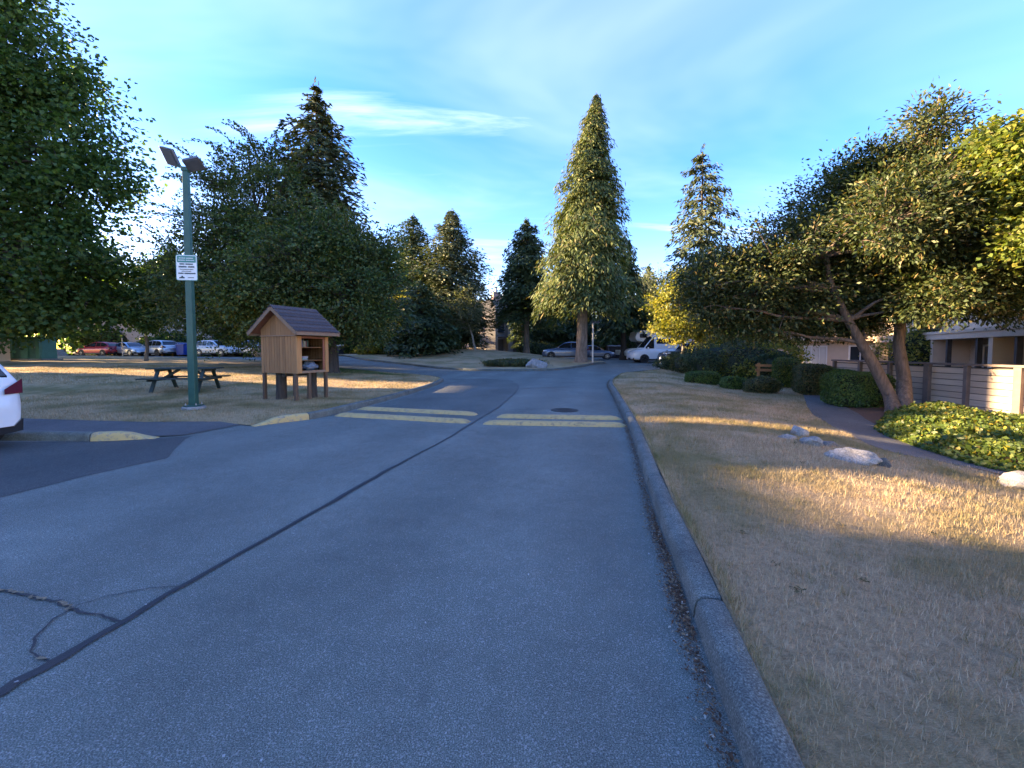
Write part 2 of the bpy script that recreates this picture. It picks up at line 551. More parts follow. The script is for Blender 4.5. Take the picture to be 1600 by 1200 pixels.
# left kerb
LK = [tuple(P(a, b, 0)[:2]) for a, b in ((397, 667), (445, 660), (493, 654), (560, 638), (640, 616))] + [tuple(P(672, 604.5, 0.03)[:2]), (-3.35, 19.3), (-3.55, 20.9), (-5.0, 22.7), (-9, 25.0), (-16, 28.6), (-26, 33.6), (-45, 39.5), (-62, 43)]
LK = smooth_line(LK, 7)
KW = 0.17; KH = 0.145
def kerb_run(name, line, side, label_obj=None, block=2.4, mats=None, taper_first=0.0):
    """kerb of cast blocks along a line (foot of its road face); side=+1 body lies to the right of travel"""
    root = bpy.data.objects.new(name, None); col.objects.link(root); tag(root, kind='structure')
    # resample by length
    pts = [Vector(p) for p in line]
    S = [0.0]
    for i in range(1, len(pts)): S.append(S[-1] + (pts[i] - pts[i - 1]).length)
    def at(s):
        s = min(max(s, 0), S[-1])
        for i in range(1, len(S)):
            if s <= S[i] + 1e-9:
                t = (s - S[i - 1]) / max(1e-9, S[i] - S[i - 1])
                p = pts[i - 1].lerp(pts[i], t)
                a = pts[max(i - 2, 0)]; b = pts[min(i + 1, len(pts) - 1)]
                return p, (b - a).normalized()
        return pts[-1], (pts[-1] - pts[-2]).normalized()
    rng = random.Random(5)
    s = 0.0; i = 0
    while s < S[-1] - 0.05:
        L = block * rng.uniform(0.92, 1.08)
        first = (taper_first > 0 and i == 0)
        if first: L = taper_first
        e = min(s + L, S[-1])
        m = max(2, int((e - s) / 0.25) + 1)
        dz = rng.uniform(-0.010, 0.008); dl = rng.uniform(-0.006, 0.006)
        V = []; Fc = []
        prof = [(0.0, -0.06), (0.012, KH * 0.55), (0.022, KH - 0.022), (0.045, KH - 0.003), (0.09, KH + 0.002), (KW - 0.018, KH), (KW, KH - 0.02), (KW, -0.06)]
        st_ = [0.009, 0.03] + [0.03 + (e - s - 0.06) * k / m for k in range(1, m)] + [e - s - 0.03, e - s - 0.009]
        m = len(st_) - 1
        for k in range(m + 1):
            q = s + st_[k]
            p, t = at(q)
            nrm = Vector((t.y, -t.x)) * side
            h = g(p.x, p.y)
            kk = 1.0
            if first: kk = 0.06 + 0.94 * float(sst(0.0, 0.55, (q - s) / L))
            endk = (k == 0 or k == m)
            for u, w in prof:
                if endk and w > 0: w = w - 0.014; u = min(max(u, 0.012), KW - 0.008)
                ww = w if w < 0 else w * kk + dz * kk
                ww += rng.uniform(-0.0022, 0.0022) if w > 0 else 0
                c = p + nrm * (u + dl)
                V.append((c.x, c.y, h + ww))
        n = len(prof)
        for k in range(m):
            for j in range(n - 1):
                Fc.append((k * n + j, k * n + j + 1, (k + 1) * n + j + 1, (k + 1) * n + j))
        Fc.append(tuple(range(n))); Fc.append(tuple(reversed(range(m * n, (m + 1) * n))))
        b = MB(); b.add(V, Fc)
        b.build('kerb_block', (mats[i] if mats and i in mats else M['kerb']), root, smooth=50)
        s = e; i += 1
    return root
kerb_run('kerb', RK, 1)
kerb_run('kerb', LK, 1 if False else -1, mats={0: M['kerb_yellow']}, taper_first=1.15)
IK = [tuple(P(243, 686, 0)[:2]), tuple(P(150, 690, 0)[:2]), (-8.4, 7.12), (-10, 7.1), (-14, 7.1), (-30, 7.2)]
kerb_run('kerb', smooth_line(IK, 5), 1, mats={0: M['kerb_yellow']}, taper_first=1.0)

# lawns lie behind the kerbs
def lawnh(x, y):
    x = np.asarray(x, float); y = np.asarray(y, float)
    w = 0.012 * np.sin(x * 2.1 + 1.3 * np.sin(y * 1.1)) + 0.012 * np.sin(y * 2.7 + x * 0.8)
    return G(x, y) + 0.125 + w
ro = offset_line(RK, KW - 0.004)
PATH_L = [tuple(P(a, b, -0.2)[:2]) for a, b in ((1232, 601), (1252, 612), (1264, 640), (1300, 672), (1380, 715), (1560, 748))] + [(5.6, 3.6), (5.4, 1.0), (5.3, -6)]
PATH_R = [tuple(P(a, b, -0.2)[:2]) for a, b in ((1246, 598), (1290, 614), (1330, 640), (1395, 676), (1480, 706), (1610, 742))] + [(7.6, 4.2), (7.0, 1.0), (6.7, -6)]
PATH_L = smooth_line(PATH_L, 5); PATH_R = smooth_line(PATH_R, 5)
R_LAWN = ro + [(40, 34), (60, 34), (60, -6), (16, -8)]
lawn_r = sheet('lawn', R_LAWN, M['lawn'], lawnh, 0.6); tag(lawn_r, kind='structure')
path = sheet('footpath', PATH_L + PATH_R[::-1], M['asphalt_path'], lambda x, y: lawnh(x, y) + 0.012, 0.5); tag(path, kind='structure')
lo = offset_line(LK, -(KW - 0.004))
L_EDGE = [(-62, 9.6), (-20, 9.3), (-11, 8.85), (-9.0, 8.55), (-7.5, 8.35), (-6.4, 8.9)]
L_LAWN = lo + L_EDGE
def fph(x, y):
    return G(x, y) + 0.012 + 0.10 * (1 - sst(-7.6, -6.1, x))
def line_dist(x, y, line):
    d = np.full(np.shape(x), 1e9)
    for (ax, ay), (bx, by) in zip(line[:-1], line[1:]):
        vx, vy = bx - ax, by - ay
        t = np.clip(((x - ax) * vx + (y - ay) * vy) / (vx * vx + vy * vy + 1e-12), 0, 1)
        d = np.minimum(d, np.hypot(x - ax - t * vx, y - ay - t * vy))
    return d
L_JOIN = L_EDGE + [lo[0], lo[2]]
def lawnl(x, y):
    x = np.asarray(x, float); y = np.asarray(y, float)
    k = sst(0.02, 0.8, line_dist(x, y, L_JOIN))
    return (fph(x, y) + 0.004) * (1 - k) + lawnh(x, y) * k
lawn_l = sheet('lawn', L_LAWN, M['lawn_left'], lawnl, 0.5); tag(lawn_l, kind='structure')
pk = offset_line(smooth_line(IK, 5), KW - 0.004)
fp = sheet('footpath', [(-5.75, 8.62), (-6.1, 7.55)] + pk + [(-30, 9.1), (-11, 9.0), (-9, 8.75), (-7.5, 8.55), (-6.4, 9.05)], M['asphalt_path'], fph, 0.5); tag(fp, kind='structure')
# the mound in the junction and the lawns behind the side road
MID = [tuple(P(a, b, 0.33)[:2]) for a, b in ((560, 569), (640, 572), (700, 575), (760, 576.5), (860, 576), (905, 573))] + [(6.9, 33.6), (8.1, 35.2), (7.2, 37.6), (4.5, 41), (1.5, 46), (2, 75), (-60, 75), (-60, 58), (-30, 50), (-18, 42)]
IKM = smooth_line([MID[-1]] + MID[:9], 5)
lawn_m = sheet('lawn', MID, M['lawn'], lambda x, y: lawnh(x, y), 1.0); tag(lawn_m, kind='structure')
kerb_run('kerb', smooth_line([(-30, 49.8), (-18, 42)] + MID[:9], 5), -1, block=3.0)
GG = sheet('green_lawn', [(-14, 24.4), (-10.4, 22.9), (-7.2, 22.4), (-5.6, 22.2), (-8.5, 24.4), (-13, 26.6)], M['green_grass'], lambda x, y: lawnh(x, y) + 0.02, 0.5); tag(GG, kind='structure')
lawn_f = sheet('lawn', [(9.4, 76), (14.5, 62.5), (47, 48.5), (90, 48), (90, 100), (10, 100)], M['lawn'], lawnh, 3); tag(lawn_f, kind='structure')
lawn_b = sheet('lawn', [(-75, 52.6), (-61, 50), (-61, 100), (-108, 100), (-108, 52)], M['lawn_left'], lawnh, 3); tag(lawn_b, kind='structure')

# asphalt details
def W(pts, z=0.0):
    return [tuple(P(a, b, z)[:2]) for a, b in pts]
pat = sheet('asphalt_patch', W([(-260, 852), (0, 778), (130, 745), (262, 716), (275, 700), (290, 686)]) + [(-5.9, 7.5), (-6.3, 7.36), (-7.2, 7.06), (-8.4, 7.04), (-14, 7.0), (-14, 5.0)], M['asphalt_new'], lambda x, y: G(x, y) + 0.004, 0.6, road)
pat2 = sheet('asphalt_patch', [LKp for LKp in W([(512, 650), (560, 641), (640, 618), (676, 606)])] + [(-3.1, 19.3), (-2.6, 20.3)] + W([(700, 594), (760, 593.5), (800, 596), (811, 602), (806, 614), (780, 636), (744, 657)]), asphalt('worn_asphalt', (0.098, 0.107, 0.093), 0.6), lambda x, y: G(x, y) + 0.004, 0.6, road)
strip('tar_seam', W([(-90, 1135), (0, 1083), (60, 1048), (130, 1008), (200, 968), (262, 930), (330, 892), (420, 840), (520, 784), (600, 738), (660, 706), (700, 685), (740, 660), (780, 636), (806, 613), (811, 603), (800, 597), (770, 594.5)]), lambda t: 0.055 - 0.02 * t + 0.012 * math.sin(t * 40), M['tar'], 0.008, road, 1, 0.25)
for ln, w_ in (([(-40, 917), (0, 924), (50, 934), (90, 941), (112, 953), (150, 962), (190, 971)], 0.016), ([(112, 953), (85, 968), (66, 985), (52, 1005), (48, 1020), (75, 1038)], 0.010), ([(118, 948), (170, 932), (235, 920), (290, 918)], 0.006),
               ([(805, 607.5), (840, 606.5), (892, 605)], 0.10), ([(800, 641), (850, 639)], 0.03)):
    strip('crack', W(ln), w_, M['tar'], 0.0075, road, 3, 0.6, 0.035, min(0.008, w_ * 0.6))
M['weeds'] = plain('dead_weeds', (0.20, 0.15, 0.09), 0.95, 0.6, 40)
for k_, ln in enumerate(([(-20, 920), (8, 925), (36, 929)], [(48, 933), (60, 936), (72, 938)], [(92, 942), (104, 947), (112, 953)], [(60, 1030), (70, 1034)])):
    strip('crack_weeds', W(ln), 0.018, M['weeds'], 0.0115, road, 8 + k_, 0.95, 0.02, 0.006)
gk = offset_line(RK, -0.055)
gk2 = offset_line(RK, -0.38)
# manhole
mp_ = P(882, 641, 0)
b = MB(); b.M = Matrix.Translation((mp_.x, mp_.y, 0.006)); b.lathe([(0.36, -0.02), (0.36, 0.004), (0.315, 0.006), (0.31, 0.001), (0.29, 0.001), (0.285, 0.006), (0.02, 0.006)], 28)
for k in range(5):
    b.box((0, -0.2 + k * 0.1, 0.0085), (0.42 - abs(k - 2) * 0.08, 0.03, 0.004))
o = b.build('manhole_cover', plain('cast_iron', (0.03, 0.029, 0.03), 0.6, 0.3, 20, metal=0.4), None, 40)
tag(o, 'round dark iron manhole cover set in the road beyond the speed bumps', 'manhole cover')

# ------------------------------------------------------------------ buildings
M['stucco'] = plain('cream_stucco', (0.55, 0.43, 0.31), 0.9, 0.06, 3, bmp=0.25)
M['stucco_white'] = plain('white_stucco', (0.60, 0.47, 0.34), 0.9, 0.06, 3, bmp=0.25)
M['trim_white'] = plain('white_trim', (0.70, 0.68, 0.63), 0.6, 0.06, 4)
M['siding'] = wood('grey_siding', (0.22, 0.20, 0.185), (2, 2, 25), 0.2)
M['siding_tan'] = wood('tan_siding', (0.36, 0.29, 0.215), (2, 2, 25), 0.15)
M['fence'] = wood('fence_boards', (0.43, 0.33, 0.25), (1.5, 1.5, 40), 0.15)
M['fence_post'] = plain('fence_post_paint', (0.135, 0.10, 0.085), 0.75, 0.2, 6)
M['dark_trim'] = plain('dark_trim', (0.06, 0.05, 0.045), 0.7, 0.25, 5)
M['glass'] = glassy('window_glass')
M['roofing'] = plain('roofing', (0.09, 0.085, 0.085), 0.9, 0.3, 10, bmp=0.4)
M['brick'] = plain('chimney_brick', (0.42, 0.27, 0.21), 0.9, 0.2, 12)
M['metal'] = plain('dull_metal', (0.22, 0.22, 0.22), 0.45, 0.15, 5, metal=0.7)

def local_frame(a, b):
    """frame with x along a->b, y towards the back (left of travel), origin a"""
    a = Vector((a[0], a[1], 0)); b = Vector((b[0], b[1], 0))
    d = (b - a); L = d.length; d.normalize()
    return a, math.atan2(d.y, d.x), L
def win(root, cx, z0, z1, w, y=0.0, name='window', mull=1, pane=None, frame=None):
    """window set on a wall whose face is y; frame proud, panes recessed inside the frame"""
    fr = MB(); t = 0.07
    fr.box((cx - w / 2 + t / 2, y - 0.02, (z0 + z1) / 2), (t, 0.10, z1 - z0))
    fr.box((cx + w / 2 - t / 2, y - 0.02, (z0 + z1) / 2), (t, 0.10, z1 - z0))
    fr.box((cx, y - 0.02, z1 - t / 2), (w - 2 * t, 0.10, t)); fr.box((cx, y - 0.02, z0 + t / 2), (w - 2 * t, 0.10, t))
    for k in range(mull):
        fr.box((cx - w / 2 + w * (k + 1) / (mull + 1), y - 0.025, (z0 + z1) / 2), (0.05, 0.07, z1 - z0 - 2 * t))
    f = fr.build(name, frame or M['trim_white'], root)
    for k in range(mull + 1):
        c0 = cx - w / 2 + t + (w - 2 * t) * (k + 0.5) / (mull + 1)
        p = MB().box((c0, y - 0.012, (z0 + z1) / 2), ((w - 2 * t) / (mull + 1) - 0.052, 0.03, z1 - z0 - 2 * t))
        p.build('pane', pane or M['glass'], f)
    return f

# right-hand apartment block
a, rz, L = local_frame((27.0, 32.5), (12.2, 4.6))
# travelling towards the camera, the block body lies to the left of travel (away from the road)
gz = -0.3
bd = thing('apartment_building', 'cream stucco apartment block behind the slatted fence at right', 'building', (a.x, a.y, gz), rz)
D_ = 11.0
MB().box((L / 2, D_ / 2 + 0.6, 1.15), (L, D_, 2.3)).build('lower_wall', M['siding_tan'], bd)
MB().box((L / 2, D_ / 2 + 0.0, 2.48), (L + 0.4, D_ + 1.3, 0.30)).build('floor_slab', M['stucco'], bd)
MB().box((L / 2, -0.67, 2.62), (L + 0.42, 0.05, 0.12)).build('slab_edge', M['stucco'], bd)
MB().box((L / 2, D_ / 2 + 0.25, 5.35), (L, D_ + 0.3, 5.42)).build('upper_wall', M['stucco_white'], bd)
MB().box((L / 2, D_ / 2 + 0.1, 8.2), (L + 0.8, D_ + 1.2, 0.28)).build('roof', M['roofing'], bd)
for x in (4.5, 9.2, 13.9, 18.6, 23.3, 28.0):
    win(bd, x, 0.55, 2.1, 2.2, 0.58, mull=1)
    win(bd, x + 0.2, 3.5, 4.9, 1.7, 0.09, mull=1)
    win(bd, x - 0.1, 6.1, 7.4, 1.7, 0.09, mull=1)
    MB().box((x + 2.35, 0.0, 1.22), (0.28, 1.2, 2.2)).build('divider_wall', M['stucco'], bd)
for x in (2.0, 11.4, 20.8):
    bp = MB(); bp.box((x + 1.8, -0.45, 3.15), (3.2, 0.10, 0.95)); bp.box((x + 0.25, -0.15, 3.15), (0.10, 0.50, 0.95)); bp.box((x + 3.35, -0.15, 3.15), (0.10, 0.50, 0.95))
    bp.build('balcony_parapet', M['stucco'], bd)
    for k in range(4):
        MB().box((x + 5.2, -0.03, 6.0 - k * 0.11), (1.4, 0.04, 0.07)).build('vent_slat', M['dark_trim'], bd)
for i in range(int(L / 2.35)):
    MB().box((1.2 + i * 2.35, -0.52, 1.15), (0.14, 0.14, 2.34)).build('post', M['dark_trim'], bd)
# lap boards on the lower wall (those that can be told apart from the road)
lap = MB()
for i in range(11):
    lap.box((L / 2, 0.588, 0.16 + i * 0.205), (L, 0.03, 0.185), rx=R(4))
lo_ = lap.build('lap_boards', M['siding_tan'], bd); tag(lo_, kind='stuff')

# wing further along with its own low roof
a, rz, L2 = local_frame((18.6, 27.5), (24.6, 25.2))
wg = thing('apartment_wing', 'low cream wing of the apartments beyond the clipped hedge', 'building', (a.x, a.y, -0.05), rz)
MB().box((L2 / 2, 3.2, 1.1), (L2, 6.0, 2.2)).build('lower_wall', M['stucco'], wg)
MB().box((L2 / 2, 3.0, 2.34), (L2 + 0.3, 6.6, 0.28)).build('floor_slab', M['stucco_white'], wg)
MB().box((L2 / 2, 3.4, 3.7), (L2 - 0.1, 6.0, 2.44)).build('upper_wall', M['siding_tan'], wg)
MB().box((L2 / 2, 3.2, 5.0), (L2 + 0.7, 7.2, 0.22)).build('roof', M['roofing'], wg)
win(wg, 1.5, 0.4, 1.9, 1.3, 0.18, pane=plain('curtain_pane', (0.6, 0.56, 0.48), 0.3, 0.1, 3), mull=2)
win(wg, 3.9, 0.9, 1.9, 1.2, 0.18)
win(wg, 2.4, 3.1, 4.3, 1.5, 0.38)
for k in range(5):
    MB().box((L2 / 2, -0.25, 2.62 + k * 0.17), (L2, 0.05, 0.09)).build('railing_slat', M['siding'], wg)
for k in range(4):
    MB().box((0.1 + k * (L2 - 0.2) / 3, -0.20, 2.98), (0.07, 0.05, 1.0)).build('railing_post', M['dark_trim'], wg)

# block in the middle distance with chimneys
cz = 0.7
mb_ = thing('apartment_building', 'grey apartment block with two chimneys behind the grassy mound', 'building', (-2.9, 58.5, cz), 0)
lx = Vector((-0.94, 0.34, 0)); rx_ = Vector((0.62, 0.785, 0))
def seg(name, o0, d, L0, th, z0, z1, mat, back):
    """wall slab: from o0 along d, thickness towards back"""
    m = MB(); o0 = Vector(o0)
    V = [o0, o0 + d * L0, o0 + d * L0 + back * th, o0 + back * th]
    vv = [(p.x, p.y, z0) for p in V] + [(p.x, p.y, z1) for p in V]
    m.add(vv, [(3, 2, 1, 0), (4, 5, 6, 7), (0, 1, 5, 4), (1, 2, 6, 5), (2, 3, 7, 6), (3, 0, 4, 7)])
    return m.build(name, mat, mb_)
nl = Vector((0.34, 0.94, 0)); nr = Vector((-0.785, 0.62, 0))
seg('wall', (0, 0, 0), lx, 16, 9, 0, 5.6, M['stucco'], nl)
seg('wall', (-0.05, 0.55, 0), rx_, 17, 9, 0, 5.4, M['siding'], nr)
seg('parapet', Vector((0.12, -0.10, 0)), lx, 16.5, 9, 5.6, 7.9, M['siding'], nl)
seg('parapet', Vector((0.30, 0.35, 0)), rx_, 16.0, 8.7, 5.4, 7.3, M['siding'], nr)
seg('corner_pier', Vector((0.55, -0.35, 0)), lx, 1.5, 1.0, 0, 7.2, M['siding'], nl)
for k, dd in enumerate((3.4, 7.0, 10.8)):
    p0 = Vector((0.25, 0.1, 0)) + rx_ * dd
    seg('pier', p0, rx_, 1.1, 0.6, 0, 6.6 - 0.3 * k, M['siding'], nr)
    p0 = Vector((0.02, 0.5, 0)) + rx_ * (dd - 2.3)
    seg('door_recess', p0, rx_, 1.5, 0.3, 0.2, 2.4, M['dark_trim'], nr)
    seg('window', p0 + Vector((0.02, -0.02, 0)), rx_, 1.6, 0.3, 3.4, 4.9, M['glass'], nr)
    seg('balcony', p0 + Vector((0.8, -0.6, 0)), rx_, 2.2, 0.9, 2.6, 2.75, M['dark_trim'], nr)
for k in range(4):
    p0 = Vector((-0.02, -0.06, 0)) + lx * (1.6 + 3.4 * k)
    f_ = seg('window', p0 - nl * 0.04, lx, 2.1, 0.3, 1.1, 2.9, M['trim_white'], nl)
    q = p0 + lx * 0.12 - nl * 0.08
    m = MB(); V = [q, q + lx * 1.86, q + lx * 1.86 + nl * 0.2, q + nl * 0.2]
    m.add([(p.x, p.y, 1.22) for p in V] + [(p.x, p.y, 2.78) for p in V], [(3, 2, 1, 0), (4, 5, 6, 7), (0, 1, 5, 4), (1, 2, 6, 5), (2, 3, 7, 6), (3, 0, 4, 7)])
    m.build('pane', M['glass'], f_)
    seg('siding_panel', p0 - nl * 0.05 - lx * 0.3, lx, 2.7, 0.2, 3.5, 5.3, M['siding_tan'], nl)
for (c0, h) in ((Vector((0.5, 3.2, 0)), 9.4), (Vector((1.6, 5.0, 0)), 9.0), (Vector((3.4, 8.0, 0)), 8.6)):
    m = MB(); m.box((c0.x, c0.y, (6.8 + h) / 2), (1.15, 1.15, h - 6.8), rz=R(20))
    ch = m.build('chimney', M['brick'], mb_)
    m = MB(); m.tube([(c0.x, c0.y, h), (c0.x, c0.y, h + 0.7)], 0.16, 8); m.lathe([(0.001, h + 0.95), (0.30, h + 0.72), (0.30, h + 0.66)], 8) if False else m.box((c0.x, c0.y, h + 0.78), (0.5, 0.5, 0.12))
    m.build('flue', M['metal'], ch)

# grey house mostly hidden behind the left-hand maple and the utility cabinet
lh = thing('apartment_building', 'pale grey apartment block glimpsed behind the green utility cabinet', 'building', (-46, 51, 0.95), R(-8))
MB().box((0, 4, 3.2), (20, 8, 6.4)).build('wall', plain('blue_grey_stucco', (0.38, 0.38, 0.38), 0.9, 0.1, 2), lh)
MB().box((0, 4, 6.55), (21, 9.2, 0.3)).build('roof', M['roofing'], lh)
for x in (-7.5, -3.5, 0.5, 4.5, 8.0):
    win(lh, x, 0.9, 2.3, 1.6, -0.02); win(lh, x, 3.9, 5.3, 1.6, -0.02)
# sunlit far building seen in the gap between the far trunks
ob = thing('apartment_building', 'orange brick building in evening sun in the gap between far trunks', 'building', (30, 96, 0.4), R(10))
MB().box((0, 4, 3.5), (12, 8, 7)).build('wall', plain('orange_brick', (0.55, 0.28, 0.15), 0.9, 0.2, 6), ob)
MB().box((0, 4, 7.15), (12.8, 8.8, 0.3)).build('roof', M['roofing'], ob)
for x in (-4, 0, 4):
    win(ob, x, 1.0, 2.5, 1.6, -0.02); win(ob, x, 4.2, 5.7, 1.6, -0.02)

# unseen blocks added out of frame; heights and gaps shaped to shade the road
nS = Vector((-TO_SUN.y, TO_SUN.x, 0)); nS = -nS if nS.y < 0 else nS     # across the sun direction
def shade_block(u0, u1, h, z0=0.0, dist=44.0, label=''):
    c = TO_SUN * dist + nS * ((u0 + u1) / 2)
    t = thing('apartment_building', label, 'building', (c.x, c.y, 0), math.atan2(nS.y, nS.x), 'unseen blocks added for shade')  # stand-in for shading, although named like the real blocks
    w = u1 - u0
    MB().box((0, 0, (z0 + h) / 2), (w, 9, h - z0)).build('wall', M['stucco'], t)
    MB().box((0, 0, h + 0.12), (w, 9.4, 0.24)).build('roof', M['roofing'], t)
    for k in range(int(w / 4)):
        for z in (1, 4, 7):
            if z + 1.5 < h and z >= z0: win(t, -w / 2 + 2 + 4 * k, z, z + 1.4, 1.6, -4.52)
    return t
SHADE = [(-40, 3.7, 12.0), (3.7, 5.5, 8.35), (5.5, 6.5, 8.75), (6.5, 8.1, 9.0), (8.1, 8.6, 11.0), (8.6, 9.15, 8.2), (9.15, 10.6, 9.1), (10.6, 13.0, 9.7), (13.0, 13.6, 12.4), (13.6, 14.4, 17.4), (14.4, 17.6, 17.4, 8.8), (17.6, 22.3, 12.6)]
for i, sb_ in enumerate(SHADE):
    shade_block(*sb_, label='unseen block added left of the view to shape the shade, block %s along its row' % ('one', 'two', 'three', 'four', 'five', 'six', 'seven', 'eight', 'nine', 'ten', 'eleven', 'twelve')[i])

# ------------------------------------------------------------------ trees and shrubs
def leaf_mesh(name, C, D, Nn, L, Wd, fold=0.18):
    n = len(C)
    D = D / (np.linalg.norm(D, axis=1, keepdims=True) + 1e-9)
    S = np.cross(D, Nn); S /= (np.linalg.norm(S, axis=1, keepdims=True) + 1e-9)
    U = np.cross(S, D)
    L = np.asarray(L)[:, None]; Wd = np.asarray(Wd)[:, None]
    V = np.empty((n, 4, 3))
    V[:, 0] = C - D * L * 0.5
    V[:, 1] = C + S * Wd * 0.5 + U * Wd * fold
    V[:, 2] = C + D * L * 0.5
    V[:, 3] = C - S * Wd * 0.5 + U * Wd * fold
    me = bpy.data.meshes.new(name)
    me.vertices.add(n * 4); me.vertices.foreach_set('co', V.ravel())
    me.loops.add(n * 4); me.loops.foreach_set('vertex_index', np.arange(n * 4, dtype=np.int32))
    me.polygons.add(n); me.polygons.foreach_set('loop_start', np.arange(0, n * 4, 4, dtype=np.int32))
    me.update(calc_edges=True)
    return me
def rand_unit(rng, n):
    v = rng.normal(size=(n, 3)); return v / np.linalg.norm(v, axis=1, keepdims=True)

def foliage(rng, blobs, n_leaf, per=60, clump=0.45, L=0.16, Wd=0.10, droop=0.25, shell=0.45, sprays=0, spray_len=1.6, outw=0.6):
    """leaf arrays for a crown made of several leafy lobes; blobs = [(centre, (rx,ry,rz))]"""
    C = []; D = []; Nn = []; LL = []; WW = []; cl = []
    wts = np.array([(r[0] * r[1] * r[2]) ** (2 / 3) for _, r in blobs]); wts /= wts.sum()
    for (c, r), w in zip(blobs, wts):
        k = max(3, int(n_leaf * w / per))
        u = rand_unit(rng, k)
        rad = shell + (1 - shell) * rng.random(k) ** 0.55
        rad *= 1 + 0.16 * rng.normal(size=k)
        cc_ = np.asarray(c) + u * rad[:, None] * np.asarray(r)
        cl.append((cc_, u))
    for cc_, u in cl:
        for p, q in zip(cc_, u):
            m = max(6, int(per * rng.uniform(0.5, 1.5)))
            sz = clump * rng.uniform(0.6, 1.4)
            off = np.clip(rng.normal(size=(m, 3)), -1.7, 1.7) * np.array([sz, sz, sz * 0.62])
            C.append(p + off)
            d = rng.normal(size=(m, 3)) * 0.75 + q * outw + off / (sz + 1e-6) * 0.5 + np.array([0, 0, -droop])
            D.append(d)
            Nn.append(rng.normal(size=(m, 3)) * 0.55 + np.array([0, 0, 0.7]) + q * 0.45)
            LL.append(L * rng.uniform(0.65, 1.3, m)); WW.append(Wd * rng.uniform(0.7, 1.25, m))
    # feathery shoots that break the outline
    shoots = []
    for _ in range(sprays):
        bi = rng.choice(len(blobs), p=wts); c, r = blobs[bi]
        u = rand_unit(rng, 1)[0]; u[2] = abs(u[2]) * 0.9 + 0.05
        p0 = np.asarray(c) + u * np.asarray(r) * 0.85
        dr = u + rng.normal(size=3) * 0.3; dr /= np.linalg.norm(dr)
        ln = spray_len * rng.uniform(0.5, 1.2); m = int(ln / (L * 0.32))
        t = np.linspace(0.1, 1, m)
        pts = p0 + dr * (t * ln)[:, None] + np.array([0, 0, -0.35 * ln]) * (t ** 2)[:, None]
        C.append(pts + rng.normal(size=(m, 3)) * L * 0.3)
        shoots.append((p0 - dr * 0.4 * ln, pts))
        D.append(dr + rng.normal(size=(m, 3)) * 0.8 + np.array([0, 0, -0.4])); Nn.append(rng.normal(size=(m, 3)) * 0.6 + np.array([0, 0, 0.6]))
        LL.append(L * rng.uniform(0.7, 1.3, m)); WW.append(Wd * rng.uniform(0.7, 1.2, m))
    C = np.concatenate(C); return C, np.concatenate(D), np.concatenate(Nn), np.concatenate(LL), np.concatenate(WW), cl, shoots

